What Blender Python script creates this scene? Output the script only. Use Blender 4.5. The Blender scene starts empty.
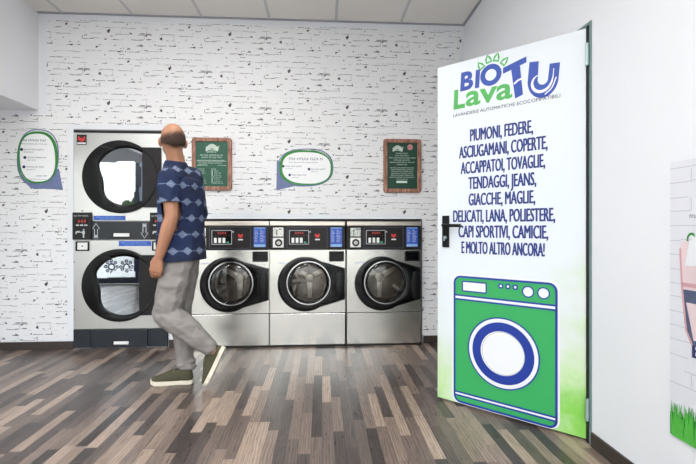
import bpy, bmesh, math, random
from mathutils import Vector, Matrix, noise
random.seed(7)
PI = math.pi
COL = bpy.context.scene.collection
scn = bpy.context.scene

# ------------------------------------------------------------------ survey
CH, FPX, TH, HY, D, R = 1.072, 421.3, 0.0613, 227.5, 3.86, 1.323   # camera height, focal px, yaw, horizon, back wall, right wall
CEIL = 2.96
LX, FY = -4.7, -0.6                                               # left wall, street side
cT, sT = math.cos(TH), math.sin(TH)
def at(px, py, Y):
    a = (px - 348) / FPX; b = (HY - py) / FPX
    rx, ry = a * cT + sT, cT - a * sT
    t = Y / ry
    return Vector((rx * t, Y, CH + b * t))

# ------------------------------------------------------------------ materials
def lin(r, g=None, b=None):
    if g is None: g = b = r
    f = lambda c: (c / 255 / 12.92) if c / 255 <= 0.04045 else ((c / 255 + 0.055) / 1.055) ** 2.4
    return (f(r), f(g), f(b), 1)
class NT:
    def __init__(s, name):
        s.m = bpy.data.materials.new(name); s.m.use_nodes = True
        s.n = s.m.node_tree.nodes; s.l = s.m.node_tree.links
        s.b = s.n['Principled BSDF']; s.out = s.n['Material Output']
    def node(s, t, **k):
        x = s.n.new(t)
        for a, v in k.items(): setattr(x, a, v)
        return x
    def set(s, x, i, v):
        if isinstance(v, bpy.types.NodeSocket): s.l.new(v, x.inputs[i])
        elif v is not None: x.inputs[i].default_value = v
    def math(s, op, a, b=None, c=None):
        x = s.node('ShaderNodeMath', operation=op)
        s.set(x, 0, a); s.set(x, 1, b)
        if c is not None: s.set(x, 2, c)
        return x.outputs[0]
    def mix(s, f, a, b, blend='MIX'):
        x = s.node('ShaderNodeMix', data_type='RGBA', blend_type=blend)
        s.set(x, 0, f); s.set(x, 6, a); s.set(x, 7, b)
        return x.outputs[2]
    def coords(s, kind='Object'):
        t = s.node('ShaderNodeTexCoord'); sp = s.node('ShaderNodeSeparateXYZ')
        s.l.new(t.outputs[kind], sp.inputs[0])
        return t.outputs[kind], sp.outputs
    def noise(s, vec, scale, detail=3, rough=.55, mapscale=None):
        if mapscale:
            mp = s.node('ShaderNodeMapping'); s.l.new(vec, mp.inputs[0]); mp.inputs['Scale'].default_value = mapscale; vec = mp.outputs[0]
        x = s.node('ShaderNodeTexNoise'); s.l.new(vec, x.inputs['Vector'])
        x.inputs['Scale'].default_value = scale; x.inputs['Detail'].default_value = detail; x.inputs['Roughness'].default_value = rough
        return x.outputs[0]
    def ramp(s, f, stops, interp='LINEAR'):
        x = s.node('ShaderNodeValToRGB'); s.l.new(f, x.inputs[0]); e = x.color_ramp.elements
        x.color_ramp.interpolation = interp
        while len(e) > 1: e.remove(e[-1])
        e[0].position = stops[0][0]; e[0].color = stops[0][1]
        for p, c in stops[1:]:
            q = e.new(p); q.color = c
        return x.outputs[0]
    def base(s, v): s.set(s.b, 'Base Color', v)
    def bump(s, h, dist=.001, strength=.5):
        x = s.node('ShaderNodeBump'); s.l.new(h, x.inputs['Height']); x.inputs['Distance'].default_value = dist; x.inputs['Strength'].default_value = strength
        s.l.new(x.outputs[0], s.b.inputs['Normal'])
M = {}
def simple(name, col, rough=.5, metal=0., spec=.5, coat=0., vary=.04, scale=30, emit=None, estr=0):
    t = NT(name)
    v, _ = t.coords()
    n = t.noise(v, scale)
    dark = tuple(c * (1 - vary * 2) for c in col[:3]) + (1,)
    t.base(t.mix(n, dark, col))
    t.b.inputs['Roughness'].default_value = rough; t.b.inputs['Metallic'].default_value = metal
    t.b.inputs['Specular IOR Level'].default_value = spec; t.b.inputs['Coat Weight'].default_value = coat
    if emit: t.b.inputs['Emission Color'].default_value = emit; t.b.inputs['Emission Strength'].default_value = estr
    M[name] = t.m
    return t
simple('white_paint', lin(226, 229, 234), .75, vary=.012, scale=4)
simple('soffit_paint', lin(234, 235, 239), .75, vary=.012, scale=4)
simple('wallpaper', lin(230, 231, 233), .8, vary=.015, scale=16)
simple('mortar_dark', lin(84, 84, 88), .9, vary=.2, scale=90)
simple('mortar_mid', lin(142, 142, 146), .9, vary=.1, scale=90)
simple('mortar_light', lin(190, 191, 194), .9, vary=.05, scale=90)
simple('ceiling_tile', lin(236, 233, 229), .9, vary=.03, scale=60)
simple('tee_bar', lin(204, 204, 205), .6)
simple('edge_grey', lin(160, 163, 170), .6)
simple('baseboard_wood', lin(62, 54, 50), .45, vary=.2, scale=20)
simple('black_plastic', lin(11, 12, 14), .38, spec=.25, vary=.05)
simple('black_gloss', lin(6, 7, 9), .22, spec=.28, vary=.05)
simple('black_matte', lin(20, 20, 22), .6)
simple('panel_black', lin(27, 24, 25), .45, spec=.3, vary=.05)
simple('lint_blue', lin(27, 33, 42), .42, vary=.08)
simple('grey_line', lin(185, 190, 194), .4)
simple('white_plastic', lin(232, 233, 232), .4, vary=.02)
simple('chrome', lin(205, 205, 205), .16, metal=1.)
simple('red', lin(205, 48, 48), .5)
simple('led_red', lin(120, 26, 28), .5, emit=(1, .08, .06, 1), estr=.12)
simple('led_green', lin(50, 150, 120), .5, emit=(.1, .9, .5, 1), estr=.08)
simple('label_blue', lin(40, 92, 196), .4, vary=.15, scale=60)
simple('label_light', lin(150, 195, 240), .4, vary=.1)
simple('frame_teal', lin(112, 138, 138), .4, vary=.1, scale=12)
simple('hinge_metal', lin(170, 190, 190), .35, metal=.6)
simple('print_blue', lin(26, 56, 150), .45, vary=.05)
simple('text_navy', lin(34, 54, 128), .5, vary=.05)
simple('logo_blue', lin(30, 70, 164), .45, vary=.04)
simple('logo_green', lin(74, 172, 82), .45, vary=.04)
simple('print_green', lin(52, 164, 92), .45, vary=.04, scale=6)
simple('print_white', lin(224, 227, 232), .45, vary=.01)
simple('ink_black', lin(20, 20, 26), .5)
simple('sign_green', lin(24, 92, 70), .5, vary=.2, scale=14)
simple('sign_green_deep', lin(14, 70, 52), .5, vary=.2, scale=14)
simple('sign_text', lin(214, 230, 220), .6)
simple('bubble_white', lin(236, 238, 240), .5, vary=.01)
simple('bubble_green', lin(48, 140, 58), .5, vary=.15, scale=20)
simple('bubble_blue', lin(112, 126, 172), .5, vary=.2, scale=20)
simple('bubble_navy', lin(34, 38, 90), .5)
simple('text_grey', lin(92, 98, 118), .6)
simple('skin', lin(172, 122, 94), .5, vary=.06, scale=14)
simple('hair', lin(84, 60, 46), .75, vary=.3, scale=60)
simple('beard', lin(168, 140, 122), .8, vary=.2, scale=90)
simple('shoe_olive', lin(76, 74, 54), .85, vary=.15, scale=50)
simple('shoe_sole', lin(222, 216, 198), .6, vary=.05)
simple('lace', lin(112, 108, 78), .8)
simple('eye', lin(230), .3)
simple('storefront_frame', lin(52, 56, 62), .4)
simple('pavement', lin(205, 204, 200), .9, vary=.1, scale=3)
simple('bush', lin(66, 92, 44), .8, vary=.3, scale=12)
simple('bark', lin(90, 74, 58), .9, vary=.3, scale=20)
simple('grey_panel', lin(150, 166, 182), .5)
simple('grass_print', lin(84, 186, 70), .6, vary=.1, scale=40)
simple('grass_print_dark', lin(40, 138, 46), .6, vary=.1, scale=40)
simple('poster_pink', lin(224, 204, 208), .5, vary=.08, scale=12)
simple('poster_rose', lin(206, 160, 166), .5, vary=.08)
simple('poster_denim', lin(92, 104, 136), .6, vary=.3, scale=30)
simple('poster_white', lin(218, 220, 228), .5, vary=.03, scale=10)
simple('poster_line', lin(190, 192, 202), .6)
simple('plaster_room', lin(150), .8)
simple('fill_diffuser', lin(245), .5, emit=(1, .97, .93, 1), estr=9)  # glowing face of the added fill panels
# stainless steel, brushed
def steel(name, col, rough):
    t = NT(name); v, _ = t.coords()
    n = t.noise(v, 6, 4, .6, (1, 1, 60))
    n2 = t.noise(v, 3.2, 2)
    t.base(t.mix(n, tuple(c * .86 for c in col[:3]) + (1,), col))
    t.b.inputs['Metallic'].default_value = .92
    t.set(t.b, 'Roughness', t.math('MULTIPLY_ADD', n2, .08, rough - .04))
    M[name] = t.m
steel('steel', lin(206, 205, 202), .34)
steel('steel_light', lin(212, 213, 211), .30)
steel('steel_washer', lin(220, 219, 214), .24)
steel('steel_top', lin(214, 206, 196), .4)
# drum steel with perforations
t = NT('drum_steel'); v, c = t.coords()
vo = t.node('ShaderNodeTexVoronoi'); t.l.new(v, vo.inputs['Vector']); vo.inputs['Scale'].default_value = 55
hole = t.math('LESS_THAN', vo.outputs[0], .22)
t.base(t.mix(hole, lin(118, 108, 100), lin(30))); t.b.inputs['Metallic'].default_value = .75; t.b.inputs['Roughness'].default_value = .3
M['drum_steel'] = t.m
# window panes and washer glass: thin sheets that let light through
def pane(name, tint, refl, rough=.0):
    t = NT(name)
    tr = t.node('ShaderNodeBsdfTransparent'); tr.inputs[0].default_value = tint
    gl = t.node('ShaderNodeBsdfGlossy'); gl.inputs['Roughness'].default_value = rough; gl.inputs['Color'].default_value = (1, 1, 1, 1)
    fr = t.node('ShaderNodeFresnel'); fr.inputs[0].default_value = 1.5
    mx = t.node('ShaderNodeMixShader')
    t.set(mx, 0, t.math('MULTIPLY_ADD', fr.outputs[0], 1.0, refl)); t.l.new(tr.outputs[0], mx.inputs[1]); t.l.new(gl.outputs[0], mx.inputs[2])
    t.l.new(mx.outputs[0], t.out.inputs[0]); M[name] = t.m
pane('window_pane', (.93, .95, .95, 1), .0)
pane('washer_glass', (.84, .84, .83, 1), .0)
t = NT('dryer_glass')
d = t.node('ShaderNodeBsdfDiffuse'); d.inputs[0].default_value = lin(26, 30, 36)
g = t.node('ShaderNodeBsdfGlossy'); g.inputs['Roughness'].default_value = .015; g.inputs['Color'].default_value = (.86, .93, 1, 1)
mx = t.node('ShaderNodeMixShader'); mx.inputs[0].default_value = .42
t.l.new(d.outputs[0], mx.inputs[1]); t.l.new(g.outputs[0], mx.inputs[2]); t.l.new(mx.outputs[0], t.out.inputs[0]); M['dryer_glass'] = t.m
# strip laminate floor
t = NT('floor_laminate'); v, c = t.coords()
W = .0575
u = t.math('DIVIDE', c[0], W); iu = t.math('FLOOR', u)
wn = t.node('ShaderNodeTexWhiteNoise', noise_dimensions='1D'); t.set(wn, 'W', iu)
vv = t.math('ADD', t.math('DIVIDE', c[1], .45), t.math('MULTIPLY', wn.outputs[0], 7.3))
iv = t.math('FLOOR', vv)
cb = t.node('ShaderNodeCombineXYZ'); t.set(cb, 0, iu); t.set(cb, 1, iv)
w2 = t.node('ShaderNodeTexWhiteNoise', noise_dimensions='2D'); t.l.new(cb.outputs[0], w2.inputs['Vector'])
tone = t.ramp(w2.outputs[0], [(0, lin(54, 47, 46)), (.2, lin(74, 65, 62)), (.42, lin(98, 86, 80)), (.68, lin(124, 109, 99)), (1, lin(158, 140, 126))])
off = t.node('ShaderNodeVectorMath', operation='MULTIPLY_ADD'); t.l.new(w2.outputs[1], off.inputs[0]); off.inputs[1].default_value = (9, 9, 9); t.l.new(v, off.inputs[2])
g1 = t.noise(off.outputs[0], 9, 6, .68, (7, .9, 1)); g2 = t.noise(off.outputs[0], 26, 4, .6, (7, .6, 1))
w = t.node('ShaderNodeTexWave', wave_type='BANDS', bands_direction='X'); mp = t.node('ShaderNodeMapping'); t.l.new(off.outputs[0], mp.inputs[0]); mp.inputs['Scale'].default_value = (1, .12, 1)
t.l.new(mp.outputs[0], w.inputs[0]); w.inputs['Scale'].default_value = 22; w.inputs['Distortion'].default_value = 9; w.inputs['Detail'].default_value = 3
grain = t.math('ADD', t.math('MULTIPLY', g1, .6), t.math('ADD', t.math('MULTIPLY', g2, .3), t.math('MULTIPLY', w.outputs[1], .22)))
gr = t.ramp(grain, [(.3, (.4, .4, .42, 1)), (.5, (.88, .88, .88, 1)), (.75, (1.35, 1.32, 1.28, 1))])
colr = t.mix(1, tone, gr, 'MULTIPLY')
fu = t.math('FRACT', u); fv = t.math('FRACT', vv)
seam = t.math('MAXIMUM', t.math('LESS_THAN', fu, .035), t.math('LESS_THAN', fv, .008))
t.base(t.mix(t.math('MULTIPLY', seam, .45), colr, lin(36, 30, 28)))
t.set(t.b, 'Roughness', t.math('MULTIPLY_ADD', g2, .22, .2)); t.b.inputs['Specular IOR Level'].default_value = .5
t.bump(grain, .0008, .4); M['floor_laminate'] = t.m
# wood of the menu-board frames
t = NT('board_wood'); v, c = t.coords()
n = t.noise(v, 10, 5, .6, (6, 1, 1)); t.base(t.ramp(n, [(.3, lin(104, 66, 54)), (.5, lin(150, 104, 86)), (.72, lin(188, 150, 130))])); t.b.inputs['Roughness'].default_value = .55
M['board_wood'] = t.m
# printed door: white with a watercolour green wash low on the panel
t = NT('door_print'); v, c = t.coords()
n = t.noise(v, 3.2, 4, .6); n2 = t.noise(v, 1.7, 2, .5)
lowz = t.math('SUBTRACT', 1.30, t.math('MULTIPLY', c[2], 1.35))                     # strong low, gone at knee height
rt = t.math('MULTIPLY_ADD', t.math('ABSOLUTE', t.math('SUBTRACT', c[0], .33)), 1.5, -.62)
f = t.math('ADD', t.math('MULTIPLY', lowz, .62), t.math('ADD', rt, t.math('MULTIPLY_ADD', n, 1.1, -.62)))
t.base(t.ramp(f, [(.0, lin(214, 221, 228)), (.22, lin(208, 218, 212)), (.45, lin(188, 216, 168)), (.7, lin(134, 200, 92)), (1, lin(100, 184, 54))]))
t.b.inputs['Roughness'].default_value = .4; M['door_print'] = t.m
# grey denim trousers
t = NT('trousers'); v, c = t.coords()
n = t.noise(v, 7, 4, .6); n2 = t.noise(v, 160, 2)
t.base(t.mix(n2, t.ramp(n, [(.3, lin(112, 107, 104)), (.7, lin(150, 144, 140))]), lin(140, 136, 134))); t.b.inputs['Roughness'].default_value = .9
t.bump(t.noise(v, 9, 3, .6, (1, 1, 1.8)), .02, .6); M['trousers'] = t.m
# navy shirt with rows of pale diamond motifs
t = NT('shirt_print'); v, c = t.coords()
row = t.math('DIVIDE', c[2], .108); ir = t.math('FLOOR', row); fr_ = t.math('SUBTRACT', t.math('FRACT', row), .5)
ang = t.math('ADD', t.math('MULTIPLY', c[0], .80), t.math('MULTIPLY', c[1], .60))
colm = t.math('ADD', t.math('DIVIDE', ang, .088), t.math('MULTIPLY', ir, .31)); fc = t.math('SUBTRACT', t.math('FRACT', colm), .5)
dd = t.math('ADD', t.math('ABSOLUTE', t.math('MULTIPLY', fr_, 1.7)), t.math('ABSOLUTE', t.math('MULTIPLY', fc, 1.15)))
dia = t.math('LESS_THAN', dd, .42)
st = t.math('GREATER_THAN', t.math('SINE', t.math('MULTIPLY', dd, 62)), -.15)
line = t.math('MULTIPLY', t.math('LESS_THAN', t.math('ABSOLUTE', fr_), .035), t.math('GREATER_THAN', t.noise(v, 60, 2), .5))
msk = t.math('MAXIMUM', t.math('MULTIPLY', t.math('MULTIPLY', dia, st), .72), t.math('MULTIPLY', line, .35))
bluen = t.ramp(t.noise(v, 5, 3), [(.3, lin(8, 16, 40)), (.7, lin(15, 38, 82))])
t.base(t.mix(msk, bluen, lin(150, 166, 196))); t.b.inputs['Roughness'].default_value = .85
t.bump(t.noise(v, 8, 3, .6, (1, 1, .8)), .02, .5); M['shirt_print'] = t.m

# ------------------------------------------------------------------ mesh helpers
def obj(name, bm, mat, parent=None, smooth=False, label=None):
    me = bpy.data.meshes.new(name)
    if isinstance(bm, bmesh.types.BMesh):
        bmesh.ops.recalc_face_normals(bm, faces=bm.faces[:]); bm.to_mesh(me); bm.free()
    else: me = bm
    mats = mat if isinstance(mat, (list, tuple)) else [mat]
    if len(me.materials) == 0:
        for m in mats: me.materials.append(M[m])
    if smooth:
        for p in me.polygons: p.use_smooth = True
        if smooth != 'all':
            try: me.set_sharp_from_angle(angle=math.radians(38))
            except Exception: pass
    o = bpy.data.objects.new(name, me); COL.objects.link(o)
    if parent: o.parent = parent
    if label: o['label'] = label
    return o
def tag(o, label, cat, group=None, kind=None):
    o['label'] = label; o['category'] = cat
    if group: o['group'] = group
    if kind: o['kind'] = kind
    return o
def thing(name, label, cat, loc=(0, 0, 0), rz=0, group=None):
    o = bpy.data.objects.new(name, None); COL.objects.link(o); o.location = loc; o.rotation_euler = (0, 0, rz)
    o.empty_display_size = .1
    return tag(o, label, cat, group)
def struct(name, bm, mat, label=None, smooth=False):
    o = obj(name, bm, mat, smooth=smooth); o['kind'] = 'structure'
    if label: o['label'] = label
    return o
def NB(): return bmesh.new()
def box(bm, x0, x1, y0, y1, z0, z1, bev=0, seg=2, mi=0):
    b = bmesh.new(); bmesh.ops.create_cube(b, size=1)
    for v_ in b.verts: v_.co = Vector(((x0 + x1) / 2 + v_.co.x * (x1 - x0), (y0 + y1) / 2 + v_.co.y * (y1 - y0), (z0 + z1) / 2 + v_.co.z * (z1 - z0)))
    if bev: bmesh.ops.bevel(b, geom=b.edges[:], offset=bev, segments=seg, profile=.5, affect='EDGES')
    merge(bm, b, mi); return bm
def merge(bm, b, mi=0, mat=None):
    vm = {}
    for v_ in b.verts: vm[v_] = bm.verts.new(mat @ v_.co if mat else v_.co)
    for f_ in b.faces:
        try: nf = bm.faces.new([vm[x] for x in f_.verts]); nf.material_index = mi; nf.smooth = f_.smooth
        except ValueError: pass
    b.free()
def circ(cx, cz, r, n=48, a0=0, a1=2 * PI, rz=None):
    rz = rz or r; full = abs(a1 - a0 - 2 * PI) < 1e-6
    return [(cx + r * math.cos(a0 + (a1 - a0) * i / (n if full else n - 1)), cz + rz * math.sin(a0 + (a1 - a0) * i / (n if full else n - 1))) for i in range(n)]
def rrect(x0, x1, z0, z1, r, n=6):
    p = []
    for cx, cz, a in ((x1 - r, z1 - r, 0), (x0 + r, z1 - r, PI / 2), (x0 + r, z0 + r, PI), (x1 - r, z0 + r, 1.5 * PI)):
        p += [(cx + r * math.cos(a + PI / 2 * i / (n - 1)), cz + r * math.sin(a + PI / 2 * i / (n - 1))) for i in range(n)]
    return p
def plate(bm, outer, holes=(), y0=0, y1=.01, bev=0, mi=0):
    """flat outline in XZ, front at y0 (towards -Y), back at y1"""
    b = bmesh.new(); es = []
    for loop in [outer] + list(holes):
        vs = [b.verts.new((x, y0, z)) for x, z in loop]
        es += [b.edges.new((vs[i], vs[(i + 1) % len(vs)])) for i in range(len(vs))]
    if holes: bmesh.ops.triangle_fill(b, edges=es, use_beauty=True, use_dissolve=False, normal=(0, -1, 0))
    else: b.faces.new([v_ for v_ in b.verts])
    rim = [e for e in b.edges if len(e.link_faces) == 1]
    r = bmesh.ops.extrude_face_region(b, geom=b.faces[:])
    for g_ in r['geom']:
        if isinstance(g_, bmesh.types.BMVert): g_.co.y = y1
    if bev:
        re = [e for e in rim if e.is_valid]
        bmesh.ops.recalc_face_normals(b, faces=b.faces[:])
        bmesh.ops.bevel(b, geom=re, offset=bev, segments=2, profile=.5, affect='EDGES', clamp_overlap=True)
    merge(bm, b, mi); return bm
def ribbon(bm, pts, w, y0=0, y1=.001, closed=True, mi=0):
    """flat line of width w (number or function of 0..1) along pts in XZ"""
    n = len(pts); L_, R_ = [], []
    for i in range(n):
        a = Vector(pts[(i - 1) % n] if closed or i > 0 else pts[i]); c = Vector(pts[(i + 1) % n] if closed or i < n - 1 else pts[i])
        t_ = (c - a).normalized(); nn = Vector((-t_.y, t_.x)); hw = (w(i / n) if callable(w) else w) / 2
        p = Vector(pts[i]); L_.append(p + nn * hw); R_.append(p - nn * hw)
    vs = [[bm.verts.new((q.x, y, q.y)) for q in S] for S in (L_, R_) for y in (y0, y1)]
    for i in range(n if closed else n - 1):
        j = (i + 1) % n
        for A, B in ((0, 2), (2, 3), (3, 1), (1, 0)):
            bm.faces.new([vs[A][i], vs[A][j], vs[B][j], vs[B][i]]).material_index = mi
    return bm
def lathe(bm, prof, cx, cz, n=64, mi=0, closed=True, cy=0):
    """revolve (r, y) profile about the Y axis through (cx, cz)"""
    rings = [[bm.verts.new((cx + r * math.cos(2 * PI * k / n), cy + y, cz + r * math.sin(2 * PI * k / n))) for k in range(n)] for r, y in prof]
    m = len(prof)
    for i in range(m if closed else m - 1):
        a, b = rings[i], rings[(i + 1) % m]
        for k in range(n):
            f_ = bm.faces.new([a[k], a[(k + 1) % n], b[(k + 1) % n], b[k]]); f_.material_index = mi
    return bm
def cyl(bm, cx, cz, r, y0, y1, n=32, bev=0, mi=0): return plate(bm, circ(cx, cz, r, n), (), y0, y1, bev, mi)
def curve(pts, k=6):
    o_ = []
    for i in range(len(pts) - 1):
        p0, p1, p2, p3 = [Vector(pts[max(0, min(len(pts) - 1, j))]) for j in (i - 1, i, i + 1, i + 2)]
        for q_ in range(k):
            t_ = q_ / k; o_.append(tuple(.5 * (2 * p1 + (p2 - p0) * t_ + (2 * p0 - 5 * p1 + 4 * p2 - p3) * t_ ** 2 + (3 * p1 - p0 - 3 * p2 + p3) * t_ ** 3)))
    return o_ + [tuple(pts[-1])]
def tube(bm, pts, r, n=8, cap=True):
    pts = [Vector(p) for p in pts]; rings = []
    for i, p in enumerate(pts):
        t_ = (pts[min(i + 1, len(pts) - 1)] - pts[max(i - 1, 0)]).normalized()
        up = Vector((0, 0, 1)) if abs(t_.z) < .9 else Vector((1, 0, 0))
        a = t_.cross(up).normalized(); b = t_.cross(a)
        rr = r(i / (len(pts) - 1)) if callable(r) else r
        rings.append([bm.verts.new(p + (a * math.cos(2 * PI * k / n) + b * math.sin(2 * PI * k / n)) * rr) for k in range(n)])
    for i in range(len(rings) - 1):
        for k in range(n): bm.faces.new([rings[i][k], rings[i][(k + 1) % n], rings[i + 1][(k + 1) % n], rings[i + 1][k]])
    if cap: bm.faces.new(rings[0]); bm.faces.new(rings[-1][::-1])
    return bm
# lettering from Blender's built-in font, turned into mesh
_cache = {}
def glyphs(body, off):
    k = (body, off)
    if k not in _cache:
        cu = bpy.data.curves.new('lettering', 'FONT'); cu.body = body; cu.size = 1; cu.offset = off; cu.resolution_u = 3
        o = bpy.data.objects.new('lettering', cu); COL.objects.link(o)
        dg = bpy.context.evaluated_depsgraph_get(); me = bpy.data.meshes.new_from_object(o.evaluated_get(dg))
        vs = [tuple(v_.co) for v_ in me.vertices]; fs = [tuple(p.vertices) for p in me.polygons]
        bpy.data.objects.remove(o); bpy.data.curves.remove(cu); bpy.data.meshes.remove(me)
        _cache[k] = (vs, fs)
    return _cache[k]
def text(bm, body, x0, x1, zb, h, y=0, off=0.0, slant=0, rise=0, depth=.0006, mi=0):
    vs, fs = glyphs(body, off)
    xs = [v_[0] for v_ in vs]; a, b = min(xs), max(xs)
    cap = max(v_[1] for v_ in glyphs('H', off)[0])
    b2 = bmesh.new(); V = []
    for v_ in vs:
        s = (v_[0] - a) / (b - a); z = v_[1] / cap * h
        V.append(b2.verts.new((x0 + s * (x1 - x0) + slant * z, y, zb + z + rise * s * (x1 - x0))))
    for f_ in fs:
        try: b2.faces.new([V[i] for i in f_])
        except ValueError: pass
    r = bmesh.ops.extrude_face_region(b2, geom=b2.faces[:])
    for g_ in r['geom']:
        if isinstance(g_, bmesh.types.BMVert): g_.co.y += depth
    merge(bm, b2, mi); return bm
def scribble(bm, x0, x1, z, h, y, rnd, mi=0, d=.0006):
    """a line of print too small to read: glyph-sized strokes grouped in words"""
    x = x0
    while x < x1 - h * .4:
        for _ in range(rnd.randint(3, 8)):
            if x > x1 - h * .5: break
            w_ = h * .55
            box(bm, x, x + w_ * .35, y, y + d, z, z + h, mi=mi)
            k = rnd.choice((0, .38, .78)); box(bm, x, x + w_ * .9, y, y + d, z + k * h, z + (k + .22) * h, mi=mi)
            x += h * .72
        x += h * .45
# voxel-fused organic volumes
def ell(c, r, yaw=0, sub=2):
    b = bmesh.new(); bmesh.ops.create_icosphere(b, subdivisions=sub, radius=1)
    if not hasattr(r, '__len__'): r = (r, r, r)
    Mx = Matrix.Translation(c) @ Matrix.Rotation(yaw, 4, 'Z') @ Matrix.Diagonal((r[0], r[1], r[2], 1))
    pts = [Mx @ v_.co for v_ in b.verts]; b.free(); return pts
def hull(bm, *parts):
    b = bmesh.new()
    for p in parts:
        for q in p: b.verts.new(q)
    r = bmesh.ops.convex_hull(b, input=b.verts[:])
    bmesh.ops.delete(b, geom=[v_ for v_ in b.verts if not v_.link_faces], context='VERTS')
    merge(bm, b)
def limb(bm, chain):
    for (p, r), (q, s) in zip(chain[:-1], chain[1:]): hull(bm, ell(p, r), ell(q, s))
def fuse(bm, voxel, smooth=4, fn=None):
    me = bpy.data.meshes.new('fuse'); bmesh.ops.recalc_face_normals(bm, faces=bm.faces[:]); bm.to_mesh(me); bm.free()
    o = bpy.data.objects.new('fuse', me); COL.objects.link(o)
    m = o.modifiers.new('r', 'REMESH'); m.mode = 'VOXEL'; m.voxel_size = voxel; m.use_smooth_shade = True
    if smooth: s = o.modifiers.new('s', 'SMOOTH'); s.factor = .5; s.iterations = smooth
    dg = bpy.context.evaluated_depsgraph_get(); out = bpy.data.meshes.new_from_object(o.evaluated_get(dg))
    bpy.data.objects.remove(o)
    if fn:
        nn = [n_.vector.copy() for n_ in out.vertex_normals]; cc_ = [v_.co.copy() for v_ in out.vertices]
        for v_, c0, n0 in zip(out.vertices, cc_, nn): v_.co = fn(c0, n0)
    return out
def cut(me, p, n):
    b = bmesh.new(); b.from_mesh(me)
    bmesh.ops.bisect_plane(b, geom=b.verts[:] + b.edges[:] + b.faces[:], plane_co=p, plane_no=n, clear_outer=True)
    b.to_mesh(me); b.free(); return me

# ------------------------------------------------------------------ the setting
bm = NB(); box(bm, LX, R, FY, D, -.05, 0); box(bm, R, R + .75, 2.0, 2.87, -.05, 0); struct('floor', bm, 'floor_laminate')
bm = NB(); box(bm, LX - .1, R + .12, FY - .1, D + .12, CEIL, CEIL + .08); struct('ceiling', bm, 'ceiling_tile')
# suspended ceiling grid
bm = NB()
gx = [-2.275 + .6 * k for k in range(-4, 7)]; gy = [3.26 - .6 * k for k in range(0, 7)]
for x in gx:
    if LX < x < R: box(bm, x - .012, x + .012, FY, D, CEIL - .004, CEIL)
for y in gy: box(bm, LX, R, y - .012, y + .012, CEIL - .004, CEIL)
struct('trim_1', bm, 'tee_bar')
bm = NB(); box(bm, -2.487, R, D - .022, D, CEIL - .008, CEIL); box(bm, R - .022, R, FY, D - .022, CEIL - .008, CEIL); struct('trim_2', bm, 'edge_grey')

# back wall with niches for the machines
DX0, DX1, DZ1 = at(74.3, 0, D).x, at(168.6, 0, D).x, 1.937
WX0, WX1, WZ1 = at(191, 0, D).x, at(423, 0, D).x, 1.150
bm = NB()
for a in [(LX, DX0, 0, CEIL), (DX0, DX1, DZ1, CEIL), (DX1, WX0, 0, CEIL), (WX0, WX1, WZ1, CEIL), (WX1, R, 0, CEIL)]:
    box(bm, a[0], a[1], D, D + .12, a[2], a[3]); struct('wall_back', bm, 'white_paint'); bm = NB()
bm.free()
bm = NB()
for x0, x1, z1 in ((DX0, DX1, DZ1), (WX0, WX1, WZ1)):
    for a in [(x0 - .03, x0, D + .12, D + 1.1, 0, z1), (x1, x1 + .03, D + .12, D + 1.1, 0, z1), (x0 - .03, x1 + .03, D + .12, D + 1.1, z1, z1 + .03), (x0 - .03, x1 + .03, D + 1.1, D + 1.13, 0, z1 + .03), (x0, x1, D, D + 1.1, -.03, 0)]:
        box(bm, *a); struct('wall_service', bm, 'plaster_room'); bm = NB()
bm.free()
# wallpaper fields (X0, X1, Z0, Z1) and their printed marks
PAPER = [(LX, -2.415, .075, 2.066), (-2.415, -2.243, .075, 2.905), (-2.243, -1.315, 1.982, 2.905), (-1.315, .925, 1.195, 2.905), (.925, 1.295, .075, 2.905)]
bm = NB()
for x0, x1, z0, z1 in PAPER: box(bm, x0, x1, D - .0015, D - .0002, z0, z1)
S = [(375,425,24,6),(440,490,28,7),(550,690,34,5),(20,85,72,4),(225,270,74,9),(365,420,84,7),(530,585,92,6),(0,110,130,7),(195,325,132,5),(375,500,144,5),
 (0,35,184,5),(60,110,184,9),(250,325,190,5),(165,345,243,7),(0,25,238,8),(485,530,250,12),(555,600,250,6),(40,75,293,8),(75,185,300,4),(160,210,278,5),
 (380,510,312,3),(530,550,315,6),(550,600,318,4),(20,80,365,4),(100,190,366,4),(195,285,364,3),(310,440,372,7),(520,600,373,4),(445,540,430,4),(510,535,430,7),
 (230,430,424,2),(115,210,482,4),(340,480,488,4),(555,690,490,6),(50,140,536,6),(140,200,528,4),(55,85,503,6),(295,325,508,7),(245,270,540,9),(310,385,540,6),
 (500,610,541,7),(335,355,598,7),(545,610,596,8),(65,115,648,5),(120,225,651,3),(280,355,651,6),(365,420,656,10),(455,575,658,5),(385,435,683,6)]
B_ = [(470,55,18,12),(590,62,6,10),(60,152,10,8),(203,173,17,15),(440,182,5,8),(150,238,12,7),(335,243,12,9),(503,222,10,7),(518,250,13,9),(585,222,6,10),
 (200,272,8,6),(203,297,8,6),(460,390,8,8),(285,458,22,19),(495,476,13,12),(205,593,8,6),(180,616,15,10),(470,626,17,9),(445,653,6,8),(400,626,8,5),(425,623,5,8),(250,688,7,9)]
T_ = [(505,112,152,4),(65,85,160,4),(325,140,190,2.5),(335,212,245,4),(42,505,536,6),(620,490,540,3),(24,255,300,2),(400,440,488,2),(170,372,430,2)]
def clip_quad(b, x0, x1, z0, z1, mi, y):
    for p in PAPER:
        a0, a1, c0, c1 = max(x0, p[0]), min(x1, p[1]), max(z0, p[2]), min(z1, p[3])
        if a1 - a0 > .0004 and c1 - c0 > .0004:
            q = [b.verts.new(v_) for v_ in ((a0, y, c0), (a1, y, c0), (a1, y, c1), (a0, y, c1))]; b.faces.new(q).material_index = mi
org = at(260, 24, D); kz = 1 / 1088.
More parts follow.
